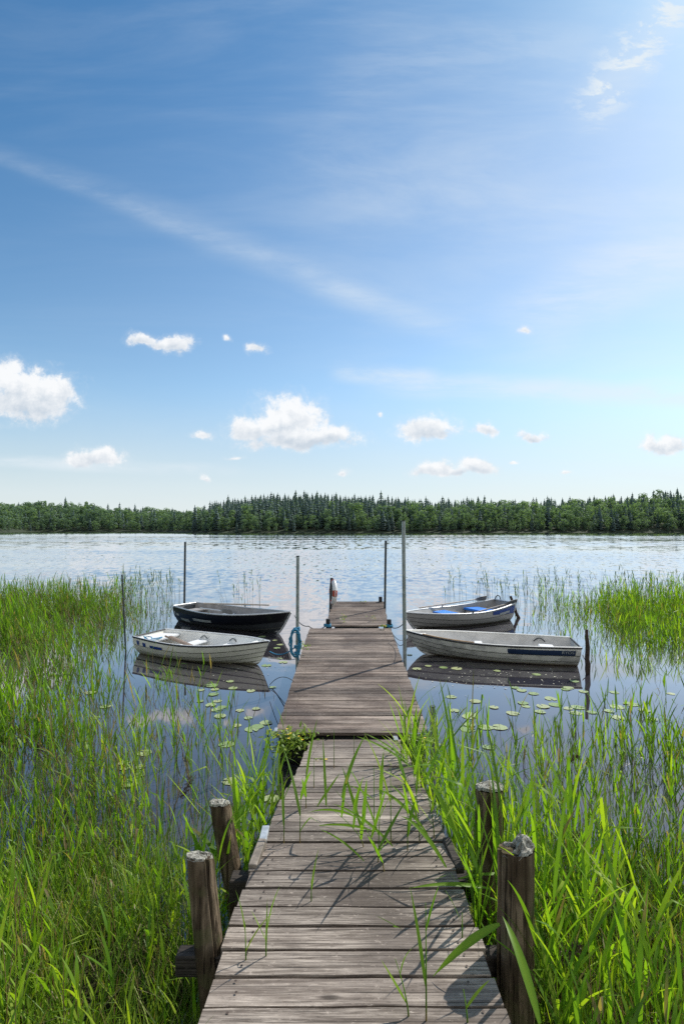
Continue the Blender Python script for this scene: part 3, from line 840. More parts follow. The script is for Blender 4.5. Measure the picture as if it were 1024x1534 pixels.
# near boardwalk: extends behind the camera
nl0, nr0 = at(297, 1534, 1.786), at(765, 1534, 1.786)
nl1, nr1 = at(388, 1262, 2.954), at(670, 1262, 2.954)
fac = 1.55 / (2.954 - 1.786)
bl0 = nl0 - (nl1 - nl0) * fac; br0 = nr0 - (nr1 - nr0) * fac
walk, walk_o = section('boardwalk', 'near boardwalk of wide weathered grey planks between the thick lichen topped posts', (bl0, nl1, br0, nr1), 20, .04, .014, 3, M['deck_near'])
rl0, rr0 = at(391, 1260, 2.972), at(672, 1260, 2.972)
rl1, rr1 = at(467, 1107, 5.56), at(598, 1107, 5.56)
ramp, ramp_o = section('gangway', 'sloping gangway of narrow grey planks leading down to the wide jetty', (rl0, rl1, rr0, rr1), 19, .032, .010, 5, M['deck_near'], .10)
fl0, fr0 = at(413, 1098, 5.55), at(642, 1098, 5.55)
fl1, fr1 = at(463.5, 941, 10.5), at(585, 941, 10.5)
main, main_o = section('wide_jetty', 'wide brown grey jetty of narrow planks between the four moored boats', (fl0, fl1, fr0, fr1), 42, .032, .012, 9, M['deck_far'], .12, .06, .008)
el0, er0 = at(489.3, 937, 10.73), at(582, 937, 10.73)
el1, er1 = at(496.5, 901, 13.2), at(574, 901, 13.2)
end, end_o = section('jetty_end', 'short narrow plank platform at the far end of the jetty beside the lifebuoy', (el0, el1, er0, er1), 21, .032, .012, 13, M['deck_far'], .12, .06, .008)
# black floats and steel under the wide jetty
mb = MB(); c_ = (fl0 + fr0) / 2 - main_o
mb.box(c_ + Vector((0, .30, -.20)), (1.60, .52, .30), None, .2, .02); mb.build('float', M['black_float'], main)
mb = MB(); mb.box((fl1 + fr1) / 2 - main_o + Vector((0, -.5, -.34)), (1.5, .5, .36), None, .2, .02); mb.build('float', M['black_float'], main)
mb = MB(); mb.box((el0 + er0) / 2 - end_o + Vector((0, 1.2, -.38)), (1.0, 1.6, .40), None, .2, .02); mb.build('float', M['black_float'], end)
for p, sx_ in ((fl0, 1), (fr0, -1)):
    mb = MB(); q = p - main_o
    mb.box(q + Vector((sx_ * .015 - sx_ * .02, .03, .0)), (.035, .11, .055), None, .2, .004); mb.box(q + Vector((sx_ * .10, -.012, -.022)), (.24, .012, .05), None, .2, .002)
    mb.build('corner_bracket', M['bracket'], main)
mb = MB(); q = at(592, 1107, 5.50) - ramp_o; mb.box(q + Vector((0, 0, .012)), (.05, .13, .012), None, .2, .003); mb.build('hinge_plate', M['bracket'], ramp)
# tilted straps beside the joint
def bar(p, q, w_, h_, mat, name, parent, o_):
    p, q = Vector(p) - o_, Vector(q) - o_
    mb = MB(); dirv = (q - p).normalized()
    rot = Vector((0, 1, 0)).rotation_difference(dirv).to_matrix()
    mb.box((p + q) / 2, (w_, (q - p).length, h_), rot, .3, .004); return mb.build(name, mat, parent)
bar(at(378, 1302, 2.70), at(393, 1262, 2.93), .045, .05, M['strap'], 'joint_strap', walk, walk_o)
bar(at(393, 1262, 2.95), at(398, 1240, 3.14), .045, .03, M['bracket'], 'joint_strap', ramp, ramp_o)
bar(at(689, 1305, 2.70), at(668, 1258, 2.96), .045, .035, M['beam'], 'joint_strap', walk, walk_o)
# transverse beam whose end sticks out on the left
mb = MB(); a = at(266, 1422, 2.20) - walk_o; b = Vector((nr0.x + .15, 2.20, a.z + walk_o.z)) - walk_o
mb.box((a + b) / 2 + Vector((0, 0, -.05)), ((b - a).length, .07, .09), None, .3, .006); mb.build('cross_beam', M['beam'], walk)
mb = MB(); a = Vector((-.62, 2.86, .56)) - walk_o; b = Vector((.86, 2.86, .56)) - walk_o
mb.box((a + b) / 2, ((b - a).length, .10, .12), None, .3, .006); mb.build('cross_beam', M['beam'], walk)
# little dark corner posts of the jetty end
for px, py, Y, hh_ in ((491, 937, 10.72, .14), (582.5, 938, 10.72, .14), (501, 901, 13.12, .12), (569.5, 901, 13.12, .12)):
    mb = MB(); q = at(px, py, Y) - end_o
    mb.box(q + Vector((0, 0, hh_ / 2 - .16)), (.085, .085, hh_ + .32), None, .2, .006)
    mb.build('corner_post', M['black'], end)

# ------------------------------------------------------------------ thick wooden posts
def wood_post(top, base, dia, label, seed, chunk=0.0, tilt=(0, 0), crust=(.6, .01)):
    top, base = Vector(top), Vector(base)
    root = empty('mooring_post', base); tag(root, label, 'post', 'thick weathered posts beside the boardwalk')
    axis = top - base; n, K = 40, 26
    mb = MB(); vs = []; fs = []
    for k in range(K + 1):
        f = k / K
        c_ = axis * f
        for i in range(n):
            a = 2 * math.pi * i / n
            g = mnoise.noise(Vector((math.cos(a) * 2.6 + seed, math.sin(a) * 2.6, f * .5)))
            g2 = mnoise.noise(Vector((math.cos(a) * 7 + seed, math.sin(a) * 7, f * 2.2)))
            g3 = mnoise.noise(Vector((math.cos(a) * 1.5 + seed, math.sin(a) * 1.5, f * 3.0)))
            r_ = dia / 2 * (1.04 - .06 * f + .07 * g + .022 * g2 + .04 * g3)
            ca = ((a - 4.35 - seed * .37) + math.pi) % (2 * math.pi) - math.pi
            if abs(ca) < .10: r_ *= .84
            x_, y_ = r_ * math.cos(a), r_ * math.sin(a)
            z_ = (x_ * tilt[0] + y_ * tilt[1] + .008 * g2) if k == K else 0
            if k == K - 1: z_ = (x_ * tilt[0] + y_ * tilt[1]) * .9 + axis.z / K * .55
            vs.append(c_ + Vector((x_, y_, z_)))
    for k in range(K):
        for i in range(n):
            j = (i + 1) % n
            fs.append((k * n + i, k * n + j, (k + 1) * n + j, (k + 1) * n + i))
    vs_top = [vs[K * n + i] - axis for i in range(n)]
    prev = K * n
    for ri in (.75, .5, .25):
        st_ = len(vs)
        for i in range(n):
            a = 2 * math.pi * i / n
            p = vs[K * n + i] - axis
            z_ = .012 * mnoise.noise(Vector((p.x * 60 * ri, p.y * 60 * ri, seed))) - .006
            vs.append(axis + Vector((p.x * ri, p.y * ri, p.z * ri + z_)))
        for i in range(n):
            j = (i + 1) % n
            fs.append((prev + i, prev + j, st_ + j, st_ + i))
        prev = st_
    fs.append(tuple(prev + i for i in range(n)))
    mb.add(vs, fs); mb.build('trunk', M['post'], root, True, 40)
    # lichen crust: a broken, knobbly skin lying on the cut end
    cover, thick = crust
    nr, na = 16, 56; vs = []; keep = []
    for ri in range(nr + 1):
        q = ri / nr
        for ai in range(na):
            a = 2 * math.pi * ai / na
            base_ = vs_top[int(ai * n / na)] * q
            x_, y_ = base_.x, base_.y
            P3 = Vector((x_ * 22 + seed, y_ * 22, seed * 1.7))
            lump = mnoise.noise(P3) * .5 + .5; fine = mnoise.noise(P3 * 3.1) * .5 + .5; tiny = mnoise.noise(P3 * 7.3)
            side = smooth(-.25, .45, x_ / (dia / 2) - .25 * y_ / (dia / 2)) if chunk else 1.0
            hgt = thick * (.25 + .9 * lump) * side * (1 - .55 * q ** 3) + .010 * fine + .005 * tiny
            if chunk: hgt += chunk * .028 * side * smooth(.45, .6, lump)
            m_ = mnoise.noise(Vector((x_ * 30 + 9 + seed, y_ * 30, 2.2))) * .5 + .5 + (.12 if not chunk else .5 * side - .3)
            keep.append(m_ > 1 - cover)
            vs.append(axis + Vector((x_ * 1.02, y_ * 1.02, x_ * tilt[0] + y_ * tilt[1] + (hgt if m_ > 1 - cover else -.004) - (.012 if ri == nr else 0))))
    mb = MB(); fs = []
    for ri in range(nr):
        for ai in range(na):
            j = (ai + 1) % na
            f_ = (ri * na + ai, ri * na + j, (ri + 1) * na + j, (ri + 1) * na + ai)
            if any(keep[i_] for i_ in f_): fs.append(f_)
    mb.add(vs, fs); mb.build('lichen', M['lichen'], root)
    return root
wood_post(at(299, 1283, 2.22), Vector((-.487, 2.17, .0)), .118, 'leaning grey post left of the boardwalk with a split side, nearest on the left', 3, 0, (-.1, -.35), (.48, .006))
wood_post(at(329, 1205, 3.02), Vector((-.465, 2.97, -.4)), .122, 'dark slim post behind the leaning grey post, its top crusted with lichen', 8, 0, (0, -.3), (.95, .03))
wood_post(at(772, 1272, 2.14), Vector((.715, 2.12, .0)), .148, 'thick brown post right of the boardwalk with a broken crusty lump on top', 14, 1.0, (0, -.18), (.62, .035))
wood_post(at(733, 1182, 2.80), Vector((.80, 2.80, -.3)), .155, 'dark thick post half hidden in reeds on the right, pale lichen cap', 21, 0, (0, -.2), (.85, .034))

# ------------------------------------------------------------------ metal poles, stakes
def pole(top, base, r, label, mat, name='mooring_pole', group=None):
    top, base = Vector(top), Vector(base)
    root = empty(name, base); tag(root, label, 'pole', group)
    mb = MB(); ax = top - base
    mb.tube([ax * (i / 6) for i in range(7)], r, 12); mb.build('shaft', mat, root, True, 40)
    mb = MB(); mb.tube([ax * .9965, ax * 1.002], r * 1.12, 12); mb.build('cap', M['dark_steel'], root, True, 40)
    return root
def low(p, z): return Vector((p.x, p.y, z))
pL = at(444.5, 990, 8.15); pole(at(446, 833, 8.15), low(pL, -.7), .026, 'grey steel pole at the left jetty edge with the blue rope coil', M['steel'])
pR = at(607, 990, 8.25); pole(at(603.8, 780, 8.25), low(pR, -.7), .030, 'tallest grey steel pole, standing at the right edge of the wide jetty', M['steel'])
pole(at(577.5, 810, 12.4), low(at(575, 905, 12.4), -.7), .027, 'thin dark pole at the right edge of the jetty end', M['dark_steel'])
pole(at(496.5, 866, 12.3), low(at(491.5, 925, 12.3), -.7), .034, 'short dark pole that carries the lifebuoy at the left of the jetty end', M['dark_steel'])
pole(at(277.5, 812, 14.75), low(at(275.5, 907, 14.75), -.7), .030, 'dark pole rising behind the stern of the black boat', M['dark_steel'])
pole(at(183, 861, 10.7), low(at(191, 985, 10.7), -.7), .017, 'thin leaning dark pole in the left reeds by the white boat', M['dark_steel'])
pole(at(647.5, 1058, 5.62), low(at(648.5, 1130, 5.62), -.7), .030, 'short blue grey pipe at the near right corner of the wide jetty', M['steel'])
def stake(pts, rs, label):
    base = Vector(pts[0]); root = empty('wooden_stake', base); tag(root, label, 'stake')
    mb = MB()
    P = []; Rr = []
    for i in range(len(pts) - 1):
        for k in range(4):
            f = k / 4; P.append(Vector(pts[i]).lerp(Vector(pts[i + 1]), f) - base + Vector((random.uniform(-.008, .008), random.uniform(-.008, .008), 0))); Rr.append((rs[i] + (rs[i + 1] - rs[i]) * f) * random.uniform(.9, 1.12))
    P.append(Vector(pts[-1]) - base); Rr.append(rs[-1])
    mb.tube(P, Rr, 9); mb.build('shaft', M['brown_stake'], root, True, 50)
sb_ = onz(880, 1010)
stake([(sb_.x, sb_.y, -.6), (sb_.x, sb_.y, .0), (sb_.x - .01, sb_.y, .35), at(878, 943, sb_.y)], [.042, .042, .040, .026], 'dark rotting wooden stake beside the stern of the long grey boat')
sb_ = onz(776, 926)
stake([(sb_.x - .25, sb_.y, -.5), (sb_.x, sb_.y, .02), at(770, 912, sb_.y), at(764, 893, sb_.y)], [.04, .045, .045, .035], 'crooked dark stake behind the stern of the boat with blue seats')

# ------------------------------------------------------------------ lifebuoy
root = empty('lifebuoy', at(498.8, 887, 12.22)); tag(root, 'white and red lifebuoy hung edge on beside the short pole', 'lifebuoy')
root.rotation_euler = (0, R(2), R(10))
def ring(R_, r_, a0, a1, n=40, m=10):
    mb = MB(); pts = []
    mb.tube([Vector((0, math.cos(a0 + (a1 - a0) * i / n) * R_, math.sin(a0 + (a1 - a0) * i / n) * R_)) for i in range(n + 1)], r_, m)
    return mb
for k in range(4):
    ring(.25, .058, k * math.pi / 2 + .25, (k + 1) * math.pi / 2 - .25, 14).build('ring_segment', M['buoy_white'], root, True, 60)
    ring(.25, .0595, k * math.pi / 2 - .25, k * math.pi / 2 + .25, 8).build('red_band', M['buoy_red'], root, True, 60)
mb = MB(); mb.tube([Vector((0, math.cos(a) * .325, math.sin(a) * .325)) for a in np.linspace(0, 6.283, 41)], .007, 5); mb.build('grab_line', M['white_paint'], root)

# ------------------------------------------------------------------ boats
class Boat:
    def __init__(s, L, B, sheer, sternf=.78, keel=-.10, rake=.34, strakes=5, bowpow=2.3, roundw=.75, transom_rake=.06):
        s.L, s.B, s.sheer, s.sf, s.keel, s.rake, s.strakes, s.bp, s.rw, s.tr = L, B, sheer, sternf, keel, rake, strakes, bowpow, roundw, transom_rake
    def half(s, t):
        if t < .42: f = s.sf + (1 - s.sf) * math.sin(math.pi / 2 * t / .42)
        else: f = 1 - ((t - .42) / .58) ** s.bp
        return max(.012, s.B / 2 * f)
    def top(s, t):
        a, m_, b = s.sheer
        return m_ + (a - m_) * max(0, 1 - t / .5) ** 2 + (b - m_) * max(0, (t - .35) / .65) ** 2
    def P(s, t, w_, side, off=0.0, zmin=None):
        b = s.half(t); k = s.keel + .09 * max(0, (t - .6) / .4) ** 2; tp = s.top(t)
        th = w_ * math.pi / 2
        q = t ** 2.2
        yy = (math.sin(th) ** s.rw) * (1 - q) + (w_ ** .85) * q
        zz = (1 - math.cos(th)) * (1 - q) + w_ * q
        Lk = s.L - s.rake
        x_ = t * (Lk + s.rake * w_ ** .75) - s.tr * w_ * (1 - t)
        y_ = b * yy * (1 + .06 * (w_ - .5)) + off * (1 if b > .05 else b / .05)
        z_ = k + (tp - k) * zz
        if zmin is not None: z_ = max(z_, zmin)
        return Vector((x_, side * y_, z_))
    def yat(s, t, z):
        for i in range(101):
            p = s.P(t, i / 100, 1)
            if p.z >= z: return p.y
        return s.P(t, 1, 1).y
    def shell(s, inner=False, off=0.0, zmin=None, N=34):
        mb = MB()
        W_ = []
        if inner:
            W_ = [(w_, off) for w_ in np.linspace(0, 1, 12)]
        else:
            for j in range(s.strakes):
                for q in (0, .5, .86, 1):
                    W_.append(((j + q) / s.strakes, .018 * (1 - q) if j > 0 else 0.0))
        rows = []
        for i in range(N + 1):
            t = i / N
            row = [s.P(t, w_, -1, o_, zmin) for w_, o_ in reversed(W_)] + [s.P(t, w_, 1, o_, zmin) for w_, o_ in W_[1:]]
            rows.append(row)
        n = len(rows[0]); vs = [p for r_ in rows for p in r_]
        fs = [(i * n + j, (i + 1) * n + j, (i + 1) * n + j + 1, i * n + j + 1) for i in range(N) for j in range(n - 1)]
        if inner: fs = [f[::-1] for f in fs]
        else:
            half = len(W_)
            def lap_shade(j):
                a = (half - 1 - j - 1) if j < half - 1 else j - (half - 1)   # index of the lower sample
                return a % 4 == 2 and a // 4 < s.strakes - 1
            mb.m = [1 if lap_shade(f[0] % n) else 0 for f in fs]
        # transom
        fs.append(tuple(range(n)) if not inner else tuple(range(n))[::-1])
        mm = list(mb.m); mb.m = []
        mb.add(vs, fs)
        if mm: mb.m = mm + [0] * (len(mb.f) - len(mm))
        return mb
    def rail(s, r_, zoff=0.0, lo=0.0, hi=1.0):
        mb = MB()
        for side in (-1, 1):
            mb.tube([s.P(lo + (hi - lo) * i / 36, 1, side, .0) + Vector((0, 0, zoff)) for i in range(37)], r_, 8)
        if lo == 0:
            a, b = s.P(0, 1, -1), s.P(0, 1, 1)
            mb.tube([a + Vector((0, 0, zoff)), a.lerp(b, .5) + Vector((0, 0, zoff)), b + Vector((0, 0, zoff))], r_, 8)
        return mb
    def patch(s, t0, t1, w0, w1, side, off=.02, N=14, taper=0.0):
        mb = MB(); vs = []; fs = []
        for i in range(N + 1):
            t = t0 + (t1 - t0) * i / N
            lo = w0 + taper * (w1 - w0) * (i / N)
            for k in range(4):
                w_ = lo + (w1 - lo) * k / 3
                vs.append(s.P(t, w_, side, off))
        for i in range(N):
            for k in range(3): fs.append((i * 4 + k, (i + 1) * 4 + k, (i + 1) * 4 + k + 1, i * 4 + k + 1))
        mb.add(vs, fs); return mb
    def seat(s, t, width, z, thick=.03, inset=.03, frac=1.0, yshift=0.0):
        mb = MB(); x0 = s.P(t, .8, 1).x
        hw = [max(.04, (s.yat(max(0, min(1, t + dt_)), z - thick) - inset - .02) * frac) for dt_ in (-width / 2 / s.L, width / 2 / s.L)]
        vs = []
        for zz in (z - thick, z):
            for xx, h_ in ((x0 - width / 2, hw[0]), (x0 + width / 2, hw[1])):
                vs += [Vector((xx, -h_ + yshift, zz)), Vector((xx, h_ + yshift, zz))]
        bm = bmesh.new(); bv = [bm.verts.new(v_) for v_ in vs]
        for f in ((0, 1, 3, 2), (4, 6, 7, 5), (0, 4, 5, 1), (2, 3, 7, 6), (0, 2, 6, 4), (1, 5, 7, 3)): bm.faces.new([bv[i] for i in f])
        bmesh.ops.recalc_face_normals(bm, faces=bm.faces[:])
        bmesh.ops.bevel(bm, geom=bm.edges[:], offset=min(.012, thick * .3), segments=2, affect='EDGES'); bm.verts.index_update()
        mb.add([v_.co for v_ in bm.verts], [[v_.index for v_ in f.verts] for f in bm.faces]); bm.free()
        return mb
def place_boat(name, label, stern, bow, b):
    stern, bow = Vector(stern), Vector(bow)
    d_ = bow - stern
    o = empty(name, (stern.x, stern.y, 0), math.atan2(d_.y, d_.x)); tag(o, label, 'rowing boat', 'rowing boats moored at the jetty')
    return o
def lettering(b, text, t0, t1, w0, w1, side, mat, parent, off=.026):
    cu = bpy.data.curves.new('lettering', 'FONT'); cu.body = text; cu.size = 1
    tmp = bpy.data.objects.new('lettering', cu); C.objects.link(tmp)
    bpy.context.view_layer.update()
    me = bpy.data.meshes.new_from_object(tmp.evaluated_get(bpy.context.evaluated_depsgraph_get()))
    bpy.data.objects.remove(tmp)
    xs = [v_.co.x for v_ in me.vertices]; ys = [v_.co.y for v_ in me.vertices]
    x0, x1, y0, y1 = min(xs), max(xs), min(ys), max(ys)
    for v_ in me.vertices:
        f, g = (v_.co.x - x0) / (x1 - x0), (v_.co.y - y0) / (y1 - y0)
        v_.co = b.P(t0 + (t1 - t0) * f, w0 + (w1 - w0) * g, side, off)
    me.materials.clear()
    return link('lettering', me, mat, parent)

def stained(name, col, dirt, line):
    m, nt, out = material(name)
    co = nt.coord()
    n = nt.noise(nt.mapping(co, scale=(2.6, 2.6, 7)), 1.0, 7, .66)
    x_ = nt.node('ShaderNodeSeparateXYZ'); nt.put(x_.inputs[0], co)
    c = nt.mix(nt.step(n, .50, .66, 0, .7), col, dirt)
    c = nt.mix(nt.step(nt.noise(nt.mapping(co, scale=(9, 9, 1.2)), 1.0, 4, .6), .60, .72, 0, .45), c, dirt)
    c = nt.mix(nt.step(nt.add(x_.outputs[2], nt.mul(n, .07)), .03, .11, .85, 0), c, line)
    principled(nt, out, c, .35)
    return m
# A: white boat, left front (bow towards the jetty)
A = Boat(2.95, 1.20, (.36, .34, .46), .74, -.08, .26, 5)
rt = place_boat('rowing_boat', 'white clinker rowing boat with blue marks at its stern, front left of the jetty', (-4.02, 10.85), (-1.35, 9.58), A)
A.shell().build('hull', stained('stained_white_hull', (.84, .81, .70), (.62, .60, .50), (.36, .30, .16)), rt, True, 25)
A.shell(True, -.035, .0).build('interior', M['white_in'], rt, True, 40)
A.rail(.016, .006).build('gunwale', M['rail_dark'], rt, True, 60)
mb = MB()
for side in (-1, 1): mb.tube([A.P(i / 36, 1, side, -.018) + Vector((0, 0, .012)) for i in range(37)], .016, 8)
mb.build('rail', M['white_paint'], rt, True, 60)
A.seat(.06, .42, .30, .05, .02).build('stern_seat', M['white_paint'], rt)
A.seat(.34, .26, .22, .04, .04).build('thwart', M['white_paint'], rt)
A.seat(.62, .32, .22, .04, .03).build('thwart', M['white_paint'], rt)
A.seat(.90, .22, .40, .03, .01).build('bow_deck', M['white_in'], rt)
A.patch(.19, .31, .80, .88, -1, .02).build('name_label', M['blue_label'], rt)
A.patch(.115, .145, .80, .92, -1, .02).build('emblem', M['blue_label'], rt); A.patch(.05, .075, .82, .95, -1, .02).build('emblem', M['blue_label'], rt)
for t_ in (.34, .60):
    mb = MB(); p = A.P(t_, 1, 1, -.1) + Vector((0, 0, -.12)); mb.tube([p + Vector((dx_ * .09, 0, .06 * math.sin((dx_ + 1) * math.pi / 2) + .02)) for dx_ in np.linspace(-1, 1, 9)], .010, 6); mb.build('handle', M['dark_steel'], rt)
mb = MB(); p = A.P(.97, 1, -1); mb.tube([p + Vector((-.03, .01, .01)), p + Vector((-.02, .01, .05)), p + Vector((.01, .01, .05)), p + Vector((.02, .01, .01))], .006, 6); mb.build('bow_eye', M['steel'], rt)
# B: black boat, left back
Bb = Boat(3.85, 1.25, (.43, .40, .57), .62, -.09, .42, 3)
rt = place_boat('rowing_boat', 'black and grey rowing boat with a pale name label, back left of the jetty', (-4.42, 14.55), (-1.12, 12.28), Bb)
Bb.shell().build('hull', M['dark_hull'], rt, True, 25)
Bb.shell(True, -.03, .01).build('interior', M['dark_in'], rt, True, 40)
Bb.rail(.020, .008).build('gunwale', M['rail_light'], rt, True, 60)
Bb.patch(.0, .985, .60, .975, -1, .021, 40).build('upper_band', M['black_paint'], rt)
Bb.patch(.0, .985, .60, .975, 1, .021, 40).build('upper_band', M['black_paint'], rt)
Bb.patch(.27, .46, .66, .76, -1, .026).build('name_label', M['label_grey'], rt)
Bb.patch(.10, .215, .55, .66, -1, .026, taper=-.4).build('emblem', M['label_grey'], rt)
Bb.patch(.045, .085, .72, .80, -1, .026).build('emblem', M['label_grey'], rt); Bb.patch(.015, .035, .74, .86, -1, .026).build('emblem', M['label_grey'], rt)
Bb.seat(.07, .36, .30, .04, .03).build('stern_seat', M['dark_in'], rt)
Bb.seat(.36, .26, .25, .04, .04).build('thwart', simple('worn_blue_thwart', (.30, .34, .40), .6, .15, 6), rt)
Bb.seat(.66, .28, .26, .04, .04).build('thwart', simple('blue_thwart', (.22, .30, .40), .6, .2, 6), rt)
mb = MB()
for i in range(12):
    w_ = 0 + i / 11; mb.v  # stem strip
mb.tube([Bb.P(1, i / 12, 1) + Vector((.012, 0, 0)) for i in range(13)], .024, 8); mb.build('stem', M['rail_light'], rt, True, 60)
for t_, sd_ in ((.45, 1), (.45, -1)):
    mb = MB(); p = Bb.P(t_, 1, sd_); mb.tube([p, p + Vector((0, 0, .09))], .014, 8); mb.tube([p + Vector((-.03, 0, .09)), p + Vector((-.03, 0, .13))], .007, 6); mb.tube([p + Vector((.03, 0, .09)), p + Vector((.03, 0, .13))], .007, 6); mb.build('oarlock', M['steel'], rt)
# C: boat with blue seats, right back (bow towards the jetty)
Cc = Boat(3.45, 1.22, (.50, .36, .44), .66, -.08, .34, 4)
rt = place_boat('rowing_boat', 'grey aluminium rowing boat with bright blue seats and two oars, back right of the jetty', (4.62, 14.70), (1.63, 13.1), Cc)
Cc.shell().build('hull', stained('stained_grey_hull', (.50, .48, .45), (.33, .32, .30), (.16, .13, .09)), rt, True, 25)
Cc.shell(True, -.03, .02).build('interior', M['alu_in'], rt, True, 40)
Cc.rail(.022, .008).build('gunwale', M['rail_light'], rt, True, 60)
Cc.patch(.02, .30, .70, .97, 1, .021, 14, .55).build('name_panel', M['blue_label'], rt)
Cc.patch(.09, .22, .78, .86, 1, .027).build('name_label', M['label_grey'], rt)
Cc.seat(.24, .46, .33, .06, .03).build('seat_cushion', M['blue_seat'], rt)
Cc.seat(.24, .48, .265, .16, .04).build('thwart', M['alu_in'], rt)
Cc.seat(.58, .46, .315, .06, .03).build('seat_cushion', M['blue_seat'], rt)
Cc.seat(.58, .48, .25, .16, .04).build('thwart', M['alu_in'], rt)
Cc.seat(.92, .34, .40, .03, .01).build('bow_deck', M['alu_in'], rt)
mb = MB(); mb.tube([Cc.P(1, i / 12, 1) + Vector((.012, 0, 0)) for i in range(13)], .022, 8); mb.build('stem', M['rail_light'], rt, True, 60)
mb = MB(); p = Cc.P(0, 1, -1); mb.tube([p + Vector((.02, .05, -.02)), p + Vector((-.03, .05, .10)), p + Vector((-.08, .07, .13)), p + Vector((-.13, .09, .10)), p + Vector((-.15, .1, .0))], .016, 7); mb.build('handle', M['dark_steel'], rt)
for t_, sd_ in ((.50, 1), (.50, -1)):
    mb = MB(); p = Cc.P(t_, 1, sd_); mb.tube([p, p + Vector((0, 0, .08))], .016, 8); mb.build('oarlock', M['dark_steel'], rt)
CCroot = rt
# D: long grey boat, right front
Dd = Boat(3.25, 1.18, (.36, .36, .46), .80, -.08, .40, 5)
rt = place_boat('rowing_boat', 'long grey white clinker boat with navy stripe and weathered side, front right of the jetty', (4.46, 9.93), (1.33, 10.62), Dd)
DDroot = rt
def grimy():
    m, nt, out = material('grimy_hull')
    co = nt.coord()
    n = nt.noise(nt.mapping(co, scale=(3.2, 3.2, 6)), 1.0, 7, .65)
    x_ = nt.node('ShaderNodeSeparateXYZ'); nt.put(x_.inputs[0], co)
    c = nt.mix(nt.step(n, .44, .62, 0, .75), (.80, .77, .70), (.40, .39, .36))
    c = nt.mix(nt.step(nt.add(x_.outputs[2], nt.mul(n, .05)), .03, .085, .85, 0), c, (.20, .125, .05))
    principled(nt, out, c, .45)
    return m
Dd.shell().build('hull', grimy(), rt, True, 25)
Dd.shell(True, -.035, .0).build('interior', M['grey_in'], rt, True, 40)
Dd.rail(.017, .004).build('gunwale', M['rail_dark'], rt, True, 60)
mb = MB()
for side in (-1, 1): mb.tube([Dd.P(i / 36, 1, side, -.018) + Vector((0, 0, .012)) for i in range(37)], .017, 8)
mb.build('rail', M['white_in'], rt, True, 60)
mb = MB(); mb.tube([Dd.P(.58 + .30 * i / 20, 1, 1, -.022) + Vector((0, 0, .022)) for i in range(21)], .017, 8); mb.build('wooden_rail', M['tan_rail'], rt, True, 60)
Dd.patch(.03, .40, .80, .945, 1, .018, 24, .0).build('stripe', M['navy'], rt)
lettering(Dd, 'RYDS', .105, .04, .85, .93, 1, M['label_grey'], rt, .026)
Dd.seat(.16, .28, .28, .04, .05, .62, .12).build('thwart', M['white_paint'], rt)
Dd.seat(.56, .16, .28, .04, .05, .62, .10).build('thwart', M['white_paint'], rt)
Dd.seat(.93, .3, .40, .03, .01).build('bow_deck', M['grey_in'], rt)
mb = MB(); p = Dd.P(.18, .86, -1, -.06); mb.tube([p + Vector((dx_ * .11, .02, .07 * math.sin((dx_ + 1) * math.pi / 2))) for dx_ in np.linspace(-1, 1, 11)], .012, 6); mb.build('handle', M['dark_steel'], rt)

# oars and planks (things that lie in the boats)
def oar(p, q, label, shaft_m, blade_m, blade=True, r=.019, plank=None):
    p, q = Vector(p), Vector(q); root = empty('oar' if not plank else 'plank', p); tag(root, label, 'oar' if not plank else 'plank')
    d_ = q - p
    if plank:
        mb = MB(); rot = Vector((1, 0, 0)).rotation_difference(d_.normalized()).to_matrix(); mb.box(d_ / 2, (d_.length, plank, .02), rot, .3, .003); mb.build('board', shaft_m, root); return
    Lb = .42 if blade else .01
    e = d_.normalized()
    mb = MB(); mb.tube([d_ * f for f in np.linspace(0, 1 - (Lb * .8) / d_.length if blade else 1, 6)], [r * 1.05, r * .9, r, r, r * .9, r * .8], 8); mb.build('shaft', shaft_m, root, True, 60)
    if blade:
        s_ = e.cross(Vector((0, 0, 1))).normalized(); n_ = s_.cross(e)
        sw_ = (n_ * .9 + s_ * .45).normalized(); tn = e.cross(sw_)
        mb = MB(); vs = []; fs = []
        for i, (f, wd) in enumerate(((0, .02), (.15, .05), (.45, .075), (.9, .08), (1, .07))):
            c = d_ - e * Lb * (1 - f)
            vs += [c - sw_ * wd + tn * .006, c + sw_ * wd + tn * .006, c + sw_ * wd - tn * .006, c - sw_ * wd - tn * .006]
        for i in range(4):
            for k in range(4): fs.append((i * 4 + k, i * 4 + (k + 1) % 4, (i + 1) * 4 + (k + 1) % 4, (i + 1) * 4 + k))
        fs += [(3, 2, 1, 0), (16, 17, 18, 19)]
        mb.add(vs, fs); mb.build('blade', blade_m, root)
oar(at(628, 910.5, 14.0), at(728, 895.5, 15.1), 'oar with grey blade along the far side of the boat with blue seats', M['oar'], M['oar_grey'])
oar(at(706, 919, 13.95), at(774, 900.5, 14.35), 'oar sticking out over the near stern corner of the boat with blue seats', M['oar'], M['oar_grey'], r=.021)
oar(at(306, 904, 14.4), at(403, 906.5, 13.7), 'pale oar shaft lying across the far side of the black boat', M['oar'], M['oar'], False, .022)
oar(at(300, 911, 13.9), at(348, 917, 13.3), 'dull oar resting inside the black boat', M['rail_light'], M['oar_grey'], True, .018)
oar(at(248, 953, 10.5), at(283, 968, 9.9), 'brown oar lying inside the white clinker boat', M['oar_brown'], M['oar_brown'], False, .02)
oar(at(255, 953, 10.6), at(287, 967, 9.95), 'brown plank lying beside the oar inside the white clinker boat', M['oar_brown'], None, plank=.07)
mb = MB(); q = at(225, 957, 10.5); rt = empty('rope', q); tag(rt, 'thin blue rope tangled on the stern seat of the white clinker boat', 'rope')
